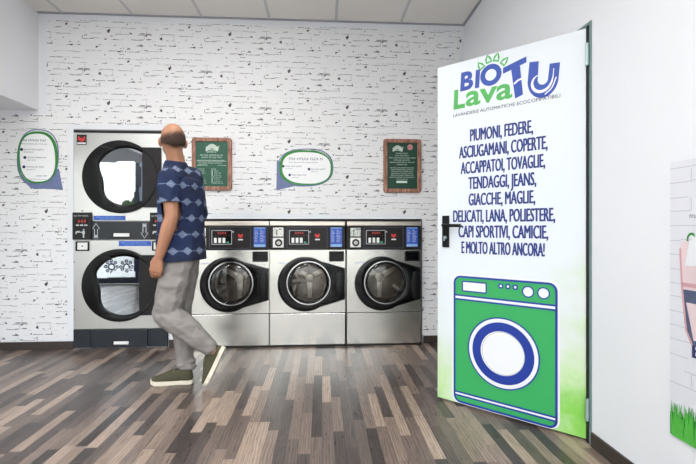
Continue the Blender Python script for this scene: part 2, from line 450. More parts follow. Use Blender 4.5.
for k in range(-9, 4):
    for j in range(-2, 6):
        ox = org.x + k * .53; oz = org.z - j * .64 - (k % 2) * .32
        if ox > R or ox < LX - .5 or oz < -.1: continue
        rr = random.Random(5)
        for x0, x1, z, th in S:
            x = x0
            while x < x1:
                w_ = min(rr.uniform(8, 26), x1 - x); q = rr.random(); t_ = th * rr.uniform(.35, 1.0) + 1.2
                if q > .02:
                    mi = 1 if (th >= 6 and q > .35) else (2 if th >= 4 or q > .6 else 3)
                    zz = z + rr.uniform(-1.4, 1.4); clip_quad(bm, ox + x * kz, ox + (x + w_) * kz, oz - (zz + t_ / 2) * kz, oz - (zz - t_ / 2) * kz, mi, D - .0019)
                x += w_
        for row in range(12):
            for _ in range(7):
                x = rr.uniform(0, 560); w_ = rr.uniform(6, 46); z = 28 + row * 56.5 + rr.uniform(-7, 7); t_ = rr.uniform(2, 4.5)
                clip_quad(bm, ox + x * kz, ox + (x + w_) * kz, oz - (z + t_) * kz, oz - z * kz, rr.choice((2, 3, 3)), D - .0018)
            for _ in range(3):
                x = rr.uniform(0, 570); z = 28 + row * 56.5 + rr.uniform(-24, 24); t_ = rr.uniform(2, 6)
                clip_quad(bm, ox + x * kz, ox + (x + t_) * kz, oz - (z + t_) * kz, oz - z * kz, 2, D - .0018)
        for x, z, a, c in B_:
            for _ in range(8):
                u_, v_ = x + rr.uniform(-.6, .6) * a, z + rr.uniform(-.7, .7) * c; sx, sz = a * rr.uniform(.15, .4), c * rr.uniform(.2, .5)
                clip_quad(bm, ox + (u_ - sx) * kz, ox + (u_ + sx) * kz, oz - (v_ + sz) * kz, oz - (v_ - sz) * kz, 1, D - .0020)
        for x, z0, z1, th in T_:
            z = z0
            while z < z1:
                h_ = min(rr.uniform(6, 14), z1 - z)
                if rr.random() > .2: clip_quad(bm, ox + (x - th / 2) * kz, ox + (x + th / 2) * kz, oz - (z + h_) * kz, oz - z * kz, 2, D - .0019)
                z += h_
struct('wall_brick_paper', bm, ['wallpaper', 'mortar_dark', 'mortar_mid', 'mortar_light'], 'white brick-pattern wallpaper with broken dark mortar lines')

# right wall with its doorway
DY0, DY1, DHZ = 2.03, 2.87, 2.075
bm = NB(); box(bm, R, R + .12, FY, DY0, 0, CEIL); box(bm, R, R + .12, DY1, D + .12, 0, CEIL); box(bm, R, R + .12, DY0, DY1, DHZ, CEIL); struct('wall_right', bm, 'white_paint')
bm = NB(); box(bm, R + .75, R + .8, 1.9, 3.0, 0, 2.4); box(bm, R + .12, R + .75, 1.9, 2.0, 0, 2.4); box(bm, R + .12, R + .75, 2.87, 2.97, 0, 2.4); box(bm, R + .12, R + .8, 1.9, 3., 2.3, 2.4); struct('wall_closet', bm, 'plaster_room')
bm = NB(); box(bm, LX - .12, LX, FY - .1, .4, 0, CEIL); box(bm, LX - .12, LX, 3.2, D + .12, 0, CEIL); box(bm, LX - .12, LX, .4, 3.2, 2.06, CEIL); struct('wall_left', bm, 'white_paint')
bm = NB()
for a in [(.4, .45, 0, 2.06), (3.15, 3.2, 0, 2.06), (1.77, 1.83, .1, 2.0), (.45, 3.15, 0, .1), (.45, 3.15, 2.0, 2.06)]: box(bm, LX - .1, LX - .03, a[0], a[1], a[2], a[3], .003)
w_ = struct('window_6', bm, 'storefront_frame'); bm = NB(); box(bm, LX - .07, LX - .064, .45, 3.15, .1, 2.0); obj('pane', bm, 'window_pane', w_)
bm = NB(); box(bm, LX, -2.487, .9, D, 2.101, CEIL, mi=0); struct('wall_soffit', bm, 'soffit_paint', 'white boxed-in duct below the ceiling')
bm = NB(); box(bm, LX, DX0 - .005, D - .012, D, 0, .07, .002); struct('baseboard_left', bm, 'baseboard_wood')
bm = NB(); box(bm, DX1 + .005, WX0 - .004, D - .012, D, 0, .07, .002); struct('baseboard_middle', bm, 'baseboard_wood')
bm = NB(); box(bm, WX1 + .002, R, D - .012, D, 0, .07, .002); struct('baseboard_back', bm, 'baseboard_wood')
bm = NB(); box(bm, R - .012, R, FY, 1.985, 0, .07, .002); box(bm, R - .012, R, 2.92, D - .012, 0, .07, .002); struct('baseboard_right', bm, 'baseboard_wood')
# thin grey trim around the dryer niche
bm = NB(); box(bm, DX0, DX1, D - .004, D + .02, 1.934, 1.9415); box(bm, DX0 - .004, DX0 + .003, D - .004, D + .02, 0, 1.9415)
struct('trim_3', bm, 'edge_grey')
# metal door frame
bm = NB()
box(bm, R - .006, R + .13, 1.992, 2.006, 0, 2.092, .002); box(bm, R - .006, R + .13, DY1 - .001, 2.90, 0, 2.092, .002); box(bm, R - .006, R + .13, 2.0065, DY1 - .001, DHZ + .001, 2.092, .002)
struct('trim_4', bm, 'frame_teal', 'grey-green metal door frame')

bm = NB(); box(bm, R - .005, R + .1, 2.0065, 2.030, 0, DHZ); struct('door_gap_shade', bm, 'black_matte', 'black strip standing in for the shaded gap beside the door')  # shade of the gap between door and frame, built as a black strip

# street side: shopfront behind the camera
GX = [LX + .1, -3.52, -2.95, -1.6, -.2, R - .1]
bm = NB(); box(bm, LX, R, FY - .12, FY, 2.62, CEIL); box(bm, LX, LX + .1, FY - .12, FY, 0, 2.62); box(bm, R - .1, R, FY - .12, FY, 0, 2.62); struct('wall_front', bm, 'white_paint')
for i in range(5):
    x0, x1 = GX[i], GX[i + 1]; bm = NB()
    for a in [(x0, x0 + .05, 0, 2.62), (x1 - .05, x1, 0, 2.62), (x0 + .05, x1 - .05, 0, .12), (x0 + .05, x1 - .05, 2.55, 2.62)]: box(bm, a[0], a[1], FY - .09, FY - .03, a[2], a[3], .003)
    w_ = struct('window_%d' % (i + 1), bm, 'storefront_frame')
    bm = NB(); box(bm, x0 + .05, x1 - .05, FY - .064, FY - .058, .12, 2.55)
    if i == 1: obj('panel', bm, 'grey_panel', w_)
    else: obj('pane', bm, 'window_pane', w_)
for i, X_ in enumerate((-4.03, -3.72, -3.40)):
    bm = NB(); ribbon(bm, circ(X_, .36, .06, 28), .030, FY - .02, FY - .018)
    for k in range(8):
        a_ = 2 * PI * k / 8; c_ = (X_ + .115 * math.cos(a_), .36 + .115 * math.sin(a_)); ribbon(bm, circ(c_[0], c_[1], .024, 12), .022, FY - .02, FY - .018)
    struct('window_sticker', bm, 'bubble_navy')
bm = NB(); box(bm, -26, 16, -26, FY - .12, -.12, -.02); box(bm, -26, LX - .12, FY - .12, 12, -.12, -.02); struct('ground', bm, 'pavement')
rb = random.Random(3)
for i, (x, y, s) in enumerate([(-12.6, -9, 1.1), (-9.8, -8.2, .8), (-6.8, -9.4, 1.3), (-2.5, -9, 1.0), (1.9, -8.6, 1.2)]):
    t_ = thing('bush', ['leftmost leafy bush on the street outside', 'low round bush outside, second from left', 'tall leafy bush outside in the middle', 'leafy bush outside behind the camera', 'rightmost leafy bush on the street outside'][i], 'bush', (x, y, -.02), 0, 'bushes outside')
    bm = NB()
    for _ in range(70):
        c_ = Vector((rb.gauss(0, .45) * s, rb.gauss(0, .4) * s, .5 * s + rb.uniform(0, 1.2) * s)); b = bmesh.new(); bmesh.ops.create_icosphere(b, subdivisions=2, radius=rb.uniform(.1, .24) * s)
        for v_ in b.verts: v_.co = v_.co * (1 + .5 * noise.noise(v_.co * 16)) + c_
        merge(bm, b)
    obj('foliage', bm, 'bush', t_)
    bm = NB(); tube(bm, [(0, 0, 0), (.02, 0, .7 * s)], .05); obj('stem', bm, 'bark', t_)

# unseen square ceiling panels, added as fill light for the room
for i, (x, y) in enumerate([(gx[3] + .3, 2.36), (gx[6] + .3, 2.36), (gx[1] + .3, .56), (gx[4] + .3, .56), (gx[7] + .3, .56)]):
    t_ = thing('fill_panel', ['added square fill light over the man', 'added square fill light in front of the washers', 'added square fill light near the left wall', 'added square fill light above the camera', 'added square fill light near the right wall'][i], 'fill light', (x, y, CEIL - .005), 0, 'added square fill lights')
    bm = NB(); plate(bm, rrect(-.29, .29, -.29, .29, .005), [rrect(-.27, .27, -.27, .27, .004)], 0, .01)
    bmesh.ops.rotate(bm, verts=bm.verts[:], matrix=Matrix.Rotation(PI / 2, 3, 'X')); obj('frame', bm, 'white_plastic', t_)
    bm = NB(); box(bm, -.27, .27, -.27, .27, -.004, .0); obj('diffuser', bm, 'fill_diffuser', t_)
    lt = bpy.data.lights.new('fill_lamp', 'AREA'); lt.shape = 'SQUARE'; lt.size = .52; lt.energy = 11 if i < 2 else 26; lt.color = (1, .98, .96)
    lo = bpy.data.objects.new('fill_lamp', lt); COL.objects.link(lo); lo.parent = t_; lo.location = (0, 0, -.012)

# ------------------------------------------------------------------ stacked dryer
dc = at(121.3, 0, D).x; K = 112.6
dx = lambda p: (p - 121.3) / K
dz = lambda p: CH + (HY - p) / K
dr = thing('stacked_dryer', 'tall stainless steel tumble dryer with two round black doors stacked one above the other', 'tumble dryer', (dc, D, 0))
bm = NB(); box(bm, -.398, .398, .004, .95, .002, 1.925, .003); obj('cabinet', bm, 'steel_light', dr)
bm = NB(); box(bm, -.405, .405, -.006, .004, dz(133), dz(130.8)); obj('top_seam', bm, 'black_matte', dr)
def dryer_panel(z0, z1): 
    bm = NB(); box(bm, -.402, .402, -.012, .004, z0, z1, .004); return obj('front_panel', bm, 'steel_light', dr)
dryer_panel(dz(221), dz(133.4)); dryer_panel(dz(328.5), dz(240))
def dryer_door(cx, cz, gx_, gz_, gr, hx0, hz0, hz1):
    R0 = .321
    bm = NB(); plate(bm, circ(cx, cz, R0, 96), [circ(gx_, gz_, gr + .018, 96)], -.040, -.012, .010)
    do = obj('door', bm, 'black_plastic', dr, smooth=True)
    bm = NB(); lathe(bm, [(gr + .02, -.036), (gr - .006, -.026), (gr - .006, -.02), (gr + .02, -.02)], gx_, gz_, 96); obj('door_gasket', bm, 'black_gloss', do, smooth=True)
    bm = NB(); lathe(bm, [(0.0001, -.029), (gr * .6, -.029), (gr, -.0285), (gr, -.025), (.0001, -.025)], gx_, gz_, 96); obj('door_glass', bm, 'dryer_glass', do)
    # scooped grip: a crescent on the left with a wavy inner edge
    o_ = [(cx + (R0 - .006) * math.cos(a), cz + (R0 - .006) * math.sin(a)) for a in [math.radians(122 + 116 * i / 40) for i in range(41)]]
    xa = gx_ - gr; inn = []
    for i in range(25):
        s = i / 24; z = o_[-1][1] + (o_[0][1] - o_[-1][1]) * s
        cxr = gx_ - math.sqrt(max(.0, (gr + .004) ** 2 - (z - gz_) ** 2)) if abs(z - gz_) < gr else gx_
        wv = .028 * math.sin((s - .08) * 2 * PI) + .036 * math.exp(-((s - .5) / .26) ** 2)
        inn.append((min(cxr, gx_ - .09) + wv * math.sin(PI * s), z))
    inn[0] = (o_[-1][0] + .004, o_[-1][1]); inn[-1] = (o_[0][0] + .004, o_[0][1])
    bm = NB(); plate(bm, o_ + inn, (), -.048, -.030, .005); obj('door_grip', bm, 'black_plastic', do, smooth=True)
    bm = NB(); box(bm, hx0, .352, -.034, -.012, hz0, hz1, .004); obj('hinge_plate', bm, 'panel_black', do)
    return do
dryer_door(dx(121.8), dz(177.2), dx(127.4), dz(177), .252, dx(143), dz(207.5), dz(147.6))
dryer_door(dx(121.0), dz(285), dx(125.2), dz(285.2), .258, dx(140), dz(315), dz(255))
# maker's plate
bm = NB(); box(bm, dx(79.3), dx(88.6), -.015, -.012, dz(145.6), dz(135.4)); pl = obj('badge', bm, 'black_matte', dr)
bm = NB(); xa, xb, zt, zb = dx(80.8), dx(87.3), dz(136.8), dz(142.4); xm = (xa + xb) / 2
plate(bm, [(xa, zt), (xa, zb + .012), (xm, zb - .002), (xb, zb + .012), (xb, zt), (xm, zt - .022)], (), -.0165, -.015); obj('emblem', bm, 'red', pl)
bm = NB(); box(bm, dx(80), dx(87.8), -.0165, -.015, dz(144.8), dz(143.2)); obj('badge_lettering', bm, 'white_plastic', pl)
# control boxes
def control_box(x0, x1, z0, z1, full):
    bm = NB(); box(bm, x0, x1, -.03, .0, z0, z1, .004); cp = obj('control_panel', bm, 'panel_black', dr)
    w_ = x1 - x0; y = -.0308
    bm = NB(); plate(bm, rrect(x0 + .008, x1 - .008, z0 + .008, z1 - .008, .006), [rrect(x0 + .0105, x1 - .0105, z0 + .0105, z1 - .0105, .005)], y, y + .0012); obj('outline', bm, 'lint_blue', cp)
    bm = NB(); scribble(bm, x0 + .1 * w_, x1 - .1 * w_, z1 - .036, .012, y, random.Random(2)); 
    for i in range(3): box(bm, x0 + (.2 + .22 * i) * w_, x0 + (.36 + .22 * i) * w_, y, y + .001, z1 - .118, z1 - .106)
    # small pictograms
    box(bm, x0 + .17 * w_, x0 + .23 * w_, y, y + .001, z1 - .19, z1 - .168); box(bm, x0 + .23 * w_, x0 + .4 * w_, y, y + .001, z1 - .178, z1 - .163)
    cyl(bm, x0 + .6 * w_, z1 - .152, .007, y, y + .001, 12); box(bm, x0 + .53 * w_, x0 + .67 * w_, y, y + .001, z1 - .19, z1 - .163); box(bm, x0 + .56 * w_, x0 + .63 * w_, y, y + .001, z1 - .222, z1 - .19); box(bm, x0 + .42 * w_, x0 + .53 * w_, y, y + .001, z1 - .178, z1 - .169)
    obj('print', bm, 'grey_line', cp)
    bm = NB(); box(bm, x0 + .2 * w_, x0 + .84 * w_, y, y + .001, z1 - .094, z1 - .058); dpl = obj('display', bm, 'black_gloss', cp)
    bm = NB()
    for i in range(3):
        xx = x0 + (.3 + .16 * i) * w_; box(bm, xx, xx + .1 * w_, y - .0008, y, z1 - .090, z1 - .064)
    obj('digits', bm, 'led_red', dpl)
control_box(dx(75.9), dx(94), dz(239.5), dz(212.6), True); control_box(dx(150.3), dx(167), dz(239.5), dz(212.6), True)
bm = NB(); cyl(bm, dx(84.6), dz(211), .006, -.016, -.012, 16); obj('lock', bm, 'black_matte', dr)
# lint drawer between the doors
bm = NB(); box(bm, dx(94.2), dx(150.1), -.024, .004, dz(239.5), dz(221.4), .003); ld = obj('lint_drawer', bm, 'lint_blue', dr)
def handle(x0, x1, z0, z1, y, par):
    bm = NB(); box(bm, x0 - .02, x1, y - .003, y, z0 - .003, z1 + .003, .001); h_ = obj('handle_recess', bm, 'black_matte', par)
    bm = NB(); box(bm, x0, x1, y - .014, y - .003, z0, z1, .004); obj('handle', bm, 'white_plastic', par, label='white bar handle')
handle(dx(115.5), dx(130.8), dz(236.6), dz(233.2), -.024, ld)
bm = NB()
for cx, up in ((98.3, 1), (145, -1)):
    x, zc = dx(cx), dz(230.8); h_ = .065 * up; o_ = [(x - .013, zc - h_), (x + .013, zc - h_), (x + .013, zc + h_ * .25), (x + .03, zc + h_ * .25), (x, zc + h_), (x - .03, zc + h_ * .25), (x - .013, zc + h_ * .25)]
    ribbon(bm, o_, .006, -.0256, -.024)
    box(bm, x - .009, x + .009, -.0256, -.024, min(zc - h_ * .9, zc - h_ * .55), max(zc - h_ * .9, zc - h_ * .55))
obj('arrow_print', bm, 'grey_line', ld)
cyl_ = NB(); cyl(cyl_, dx(122), dz(226), .004, -.026, -.024, 12); obj('lock', cyl_, 'black_matte', ld)
for a, b_, c_, d_ in ((95.3, 126, 220.1, 215.8), (119.6, 151, 246, 241)):
    bm = NB(); box(bm, dx(a), dx(b_), -.0135, -.012, dz(c_), dz(d_)); lb = obj('sticker', bm, 'label_blue', dr, label='blue instruction sticker')
    bm = NB(); rr = random.Random(int(a)); scribble(bm, dx(a) + .02, dx(b_) - .03, dz((c_ + d_) / 2), .010, -.0142, rr); scribble(bm, dx(a) + .05, dx(b_) - .02, dz(c_) + .006, .007, -.0142, rr); obj('lettering', bm, 'label_light', lb)
for a, b_ in ((78.3, 91.2), (152, 165)):
    bm = NB(); plate(bm, rrect(dx(a), dx(b_), dz(250.8), dz(241.2), .004), [rrect(dx(a) + .014, dx(b_) - .012, dz(249.5), dz(242.4), .002)], -.02, -.012); cf = obj('coin_box', bm, 'black_plastic', dr)
    bm = NB(); box(bm, dx(a) + .014, dx(b_) - .012, -.016, -.012, dz(249.5), dz(242.4)); obj('coin_plate', bm, 'white_plastic', cf)
    bm = NB(); cyl(bm, dx((a + b_) / 2), dz(246), .006, -.018, -.016, 16); obj('lock', bm, 'black_matte', cf)
for p in (261.8, 309): 
    bm = NB(); cyl(bm, dx(76.8), dz(p), .005, -.014, -.012, 12); obj('screw', bm, 'black_matte', dr)
bm = NB(); box(bm, -.402, dx(92.1), -.014, .004, .012, dz(329)); obj('base_panel', bm, 'lint_blue', dr)
bm = NB(); box(bm, dx(148.2), .402, -.014, .004, .012, dz(329)); obj('base_panel', bm, 'lint_blue', dr)
bm = NB(); box(bm, dx(92.6), dx(147.7), -.022, .004, .012, dz(329), .003); bd = obj('lint_drawer', bm, 'lint_blue', dr)
handle(dx(115.6), dx(129.9), dz(343.6), dz(340.6), -.022, bd)
cyl_ = NB(); cyl(cyl_, dx(121), dz(333), .004, -.024, -.022, 12); obj('lock', cyl_, 'black_matte', bd)

# ------------------------------------------------------------------ washers
def make_washer(loc):
    w = thing('washing_machine', '', 'washing machine', loc, 0, 'stainless steel washers in a row')
    HW = .338; gxc, gzc, gr = .009, .578, .194
    # cabinet: open shell behind the front panel
    bm = NB()
    box(bm, -HW, -HW + .01, .012, .8, .03, 1.125); box(bm, HW - .01, HW, .012, .8, .03, 1.125); box(bm, -HW, HW, .012, .8, 1.115, 1.125); box(bm, -HW, HW, .79, .8, .03, 1.125); box(bm, -HW, HW, .012, .8, .03, .04)
    box(bm, -HW + .02, HW - .02, .03, .78, 0, .03)
    obj('cabinet', bm, 'steel', w)
    bm = NB(); box(bm, -HW, HW, -.004, .05, 1.127, 1.137); obj('top_cover', bm, 'black_matte', w)
    bm = NB(); box(bm, -HW, HW, -.012, .012, 1.088, 1.1265, .004); obj('top_panel', bm, 'steel_top', w)
    bm = NB(); plate(bm, rrect(-HW, HW, .306, .870, .004), [circ(gxc, gzc, gr - .012, 64)], 0, .012); obj('front_panel', bm, 'steel_washer', w)
    bm = NB(); box(bm, -HW, HW, -.002, .012, .018, .300, .004); obj('kick_panel', bm, 'steel_washer', w)
    bm = NB(); box(bm, -HW, HW, .002, .012, .3, .306); box(bm, -HW, HW, .004, .03, 0, .018); obj('seam', bm, 'black_matte', w)
    # control panel
    bm = NB(); box(bm, -HW, HW, -.01, .012, .876, 1.086, .004); cp = obj('control_panel', bm, 'panel_black', w); y = -.0108
    bm = NB(); plate(bm, rrect(-.185, .175, .885, 1.077, .006), [rrect(-.1825, .1725, .8875, 1.0745, .005)], y, y + .001); obj('outline', bm, 'text_grey', cp)
    bm = NB(); box(bm, -.309, -.213, -.016, -.01, .989, 1.071, .003); cs = obj('coin_slot', bm, 'chrome', cp)
    bm = NB(); box(bm, -.278, -.272, -.0175, -.016, 1.0, 1.05); box(bm, -.262, -.226, -.0175, -.016, 1.055, 1.061); obj('slot', bm, 'black_matte', cs)
    bm = NB(); box(bm, -.309, -.213, -.016, -.01, .893, .980, .003); lk = obj('coin_box_lock', bm, 'white_plastic', cp)
    bm = NB(); lathe(bm, [(.033, -.016), (.031, -.022), (.018, -.022), (.018, -.016)], -.258, .936, 32); obj('lock_ring', bm, 'black_plastic', lk, smooth=True)
    bm = NB(); cyl(bm, -.258, .936, .012, -.021, -.016, 20, .002); obj('lock', bm, 'chrome', lk)
    bm = NB(); box(bm, -.165, .012, -.0125, -.01, .921, 1.048, .001); dp = obj('display', bm, 'black_gloss', cp)
    bm = NB(); plate(bm, rrect(-.165, .012, .921, 1.048, .004), [rrect(-.160, .007, .926, 1.043, .003)], -.0135, -.0125); obj('display_frame', bm, 'grey_line', dp)
    bm = NB()
    for i in range(4): box(bm, -.112 + i * .02, -.098 + i * .02, -.0132, -.0125, 1.014, 1.032)
    for i in range(6): box(bm, -.13 + i * .023, -.124 + i * .023, -.0132, -.0125, 1.000, 1.004)
    obj('digits', bm, 'led_red', dp)
    bm = NB()
    for i in range(3): box(bm, -.143 + i * .037, -.119 + i * .037, -.0155, -.0125, .935, .980, .001)
    obj('programme_buttons', bm, 'white_plastic', dp)
    bm = NB(); box(bm, -.034, -.012, -.0145, -.0125, .934, .946, .001); obj('start_button', bm, 'led_green', dp)
    bm = NB(); cyl(bm, .022, 1.033, .006, -.013, -.01, 16); obj('indicator', bm, 'grey_line', cp)
    bm = NB(); plate(bm, [(.066, 1.018), (.066, .992), (.087, .977), (.108, .992), (.108, 1.018), (.087, 1.006)], (), y, y + .001); obj('emblem', bm, 'red', cp)
    bm = NB(); box(bm, .066, .108, y, y + .001, .958, .970); obj('emblem_lettering', bm, 'white_plastic', cp)
    bm = NB(); box(bm, .202, .309, -.0115, -.01, .897, 1.073); lb = obj('price_label', bm, 'label_blue', cp, label='blue price sticker')
    rr = random.Random(4); bm = NB()
    box(bm, .206, .305, -.0122, -.0115, .899, .922); box(bm, .206, .305, -.0122, -.0115, 1.064, 1.071)
    obj('label_band', bm, 'label_light', lb)
    bm = NB()
    for i in range(8): scribble(bm, .212, .235 + rr.random() * .02, 1.042 - i * .0145, .008, -.0122, rr); scribble(bm, .26, .285 + rr.random() * .016, 1.042 - i * .0145, .008, -.0122, rr)
    obj('lettering', bm, 'white_plastic', lb)
    # detergent drawer
    bm = NB(); plate(bm, rrect(.191, .327, .766, .858, .008), [rrect(.203, .315, .776, .848, .006)], -.008, 0, .002); sd = obj('soap_drawer', bm, 'black_plastic', w)
    bm = NB(); box(bm, .203, .315, -.003, 0, .776, .848); box(bm, .207, .311, -.012, -.003, .806, .822, .003); obj('drawer_front', bm, 'black_gloss', sd)
    bm = NB(); rr = random.Random(9); scribble(bm, -.258, -.182, .748, .011, -.0012, rr); obj('model_print', bm, 'label_blue', w)
    # door: round at left, drawn out to the right edge
    cx, cz, r0 = -.023, .565, .245
    a = math.radians(57); o_ = [(cx + r0 * math.cos(t), cz + r0 * math.sin(t)) for t in [a + (2 * PI - 2 * a) * i / 60 for i in range(61)]]
    o_ = o_ + [(.334, .424), (.334, .706)]
    bm = NB(); plate(bm, o_, [circ(gxc, gzc, gr - .006, 72)], -.03, -.0005, .012); do = obj('door', bm, 'black_gloss', w, smooth=True)
    bm = NB(); lathe(bm, [(gr + .004, -.03), (gr + .001, -.040), (gr - .009, -.040), (gr - .013, -.03), (gr - .013, -.002), (gr + .002, -.002)], gxc, gzc, 72); obj('door_ring', bm, 'chrome', do, smooth=True)
    prof = [(.0001, -.062)] + [(math.sin(q) * (gr - .014), -.03 - .032 * math.cos(q)) for q in [PI / 2 * i / 10 for i in range(1, 11)]]
    bm = NB(); lathe(bm, prof, gxc, gzc, 64, closed=False); obj('door_glass', bm, 'washer_glass', do, smooth='all')
    bm = NB(); lathe(bm, [(gr - .018, -.02), (gr - .032, -.024), (gr - .036, .03), (gr - .015, .03)], gxc, gzc, 64); obj('inner_ring', bm, 'black_gloss', do, smooth=True)
    bm = NB(); plate(bm, [(.262, .672), (.300, .684), (.326, .66), (.332, .56), (.326, .45), (.300, .424), (.262, .436), (.246, .5), (.242, .56), (.246, .61)], (), -.048, -.03, .008); obj('door_handle', bm, 'black_plastic', do, smooth=True)
    # drum seen through the glass
    bm = NB(); RD = .235; lathe(bm, [(gr - .02, .035), (RD, .05), (RD, .38), (.0001, .39), (.0001, .40), (RD + .006, .39), (RD + .006, .045), (gr - .02, .03)], gxc, gzc, 72)
    dm = obj('drum', bm, 'drum_steel', w, smooth=True)
    for q in range(3):
        b = NB(); plate(b, [(-.052, RD), (-.03, RD - .052), (-.012, RD - .078), (.012, RD - .078), (.03, RD - .052), (.052, RD)], (), .06, .375, .006)
        for v_ in b.verts: v_.co = Matrix.Rotation(2 * PI / 3 * q, 3, 'Y') @ v_.co + Vector((gxc, 0, gzc))
        obj('drum_lifter', b, 'steel', dm, smooth=True)
    bm = NB()
    for q in range(3):
        b = NB(); plate(b, [(-.03, 0), (-.02, .2), (.02, .2), (.03, 0)], (), .365, .385, .004)
        merge(bm, b, 0, Matrix.Translation((gxc, 0, gzc)) @ Matrix.Rotation(2 * PI / 3 * q + PI / 3, 4, 'Y'))
    cyl(bm, gxc, gzc, .045, .345, .37, 32, .01); obj('drum_spider', bm, 'steel_top', dm, smooth=True)
    return w
def children(o): return [c_ for c_ in bpy.data.objects if c_.parent == o]
def copy_tree(o, parent=None):
    c_ = o.copy(); COL.objects.link(c_)
    if parent: c_.parent = parent
    for k in children(o):
        copy_tree(k, c_)
    return c_
WY = D - .058
w0 = make_washer((at(384, 0, WY).x, WY, 0))
w0['label'] = 'steel washing machine at the right end of the row, beside the brick-pattern wall'
w1 = copy_tree(w0); w1.location.x = at(307.7, 0, WY).x; w1['label'] = 'middle of the three steel washing machines, with a washer on both sides'
w2 = copy_tree(w0); w2.location.x = at(230.8, 0, WY).x; w2['label'] = 'steel washing machine at the left end of the row, partly behind the walking man'

# ------------------------------------------------------------------ menu boards
def board(px0, px1, py0, py1, name, label, bg, kind):
    a, b = at(px0, py1, D), at(px1, py0, D); w_, h_ = b.x - a.x, b.z - a.z
    t_ = thing(name, label, 'sign', ((a.x + b.x) / 2, D - .003, a.z), 0, 'green menu boards')
    bm = NB(); plate(bm, rrect(-w_ / 2, w_ / 2, 0, h_, .025), [rrect(-w_ / 2 + .036, w_ / 2 - .036, .036, h_ - .036, .004)], -.022, 0, .006); obj('frame', bm, 'board_wood', t_)
    bm = NB(); box(bm, -w_ / 2 + .036, w_ / 2 - .036, -.012, 0, .036, h_ - .036); bd_ = obj('panel', bm, bg, t_)
    bm = NB(); rr = random.Random(len(label)); y = -.0126; iw = w_ / 2 - .045
    def arc_title(cx, cz, hw, s):
        for i in range(6):
            x = cx + (i - 2.5) * hw / 3; z = cz - abs(i - 2.5) ** 1.6 * .0042 * s
            plate(bm, [(x - .010 * s, z - .014 * s), (x + .008 * s, z - .014 * s), (x + .010 * s, z + .014 * s), (x + .001, z + .02 * s), (x - .009 * s, z + .012 * s)], (), y, y + .0006)
        ribbon(bm, [(cx - hw * 1.1, cz - .034 * s), (cx - hw * .5, cz - .024 * s), (cx + hw * .4, cz - .026 * s), (cx + hw, cz - .034 * s), (cx + hw * 1.25, cz + .006)], .005 * s, y, y + .0006, False)
    if kind == 0:
        arc_title(0, h_ - .078, .05, 1.25)
        scribble(bm, -.045, .045, h_ - .135, .014, y, rr)
        scribble(bm, -iw * .78, iw * .78, h_ - .162, .012, y, rr); scribble(bm, -iw * .68, iw * .7, h_ - .182, .012, y, rr)
        box(bm, -iw, iw * .98, y, y + .0006, h_ - .2115, h_ - .2085)
        scribble(bm, -iw * .96, iw * .9, h_ - .207, .008, y, rr); scribble(bm, -iw * .9, iw * .7, h_ - .232, .009, y, rr); scribble(bm, -iw * .98, -iw * .3, h_ - .252, .012, y, rr); scribble(bm, iw * .4, iw, h_ - .252, .008, y, rr)
        for i in range(9):
            z = h_ - .285 - i * .018
            if z < .05: break
            scribble(bm, -iw * .95, -iw * rr.uniform(.3, .6), z, .008, y, rr)
            if i in (0, 4, 7): scribble(bm, -.005, iw * rr.uniform(.3, .9), z, .009, y, rr)
            else: box(bm, -.003, .008, y, y + .0006, z, z + .009); scribble(bm, .022, iw * rr.uniform(.45, .9), z, .008, y, rr)
    else:
        arc_title(-.045, h_ - .078, .042, 1.1)
        for i, k in enumerate([.45, .5, .95, .6, .9, .4]): scribble(bm, -iw * k, iw * k, h_ - .138 - i * .0205, .010, y, rr)
        for i, k in enumerate([.85, .8, .78, .78, .8, .9, .4]): scribble(bm, -iw * k, iw * k, h_ - .270 - i * .0175, .009, y, rr)
        box(bm, -.055, .045, y, y + .0006, .088, .108); 
    obj('lettering', bm, 'sign_text', bd_)
    if kind == 1:
        bm = NB(); cyl(bm, .072, h_ - .075, .026, -.0132, -.012, 32); sc = obj('seal', bm, 'poster_rose', bd_, label='round pinkish red seal')
        bm = NB(); ribbon(bm, circ(.072, h_ - .075, .019, 24), .003, -.0138, -.0132); box(bm, .055, .089, -.0138, -.0132, h_ - .078, h_ - .073); obj('seal_print', bm, 'red', sc)
board(192.3, 232.2, 138.3, 190.4, 'menu_board', 'wood-framed green notice board behind the man\'s shoulder', 'sign_green', 0)
board(383.2, 420.8, 139.6, 192.6, 'menu_board', 'wood-framed green notice board with a round red seal in its corner', 'sign_green_deep', 1)

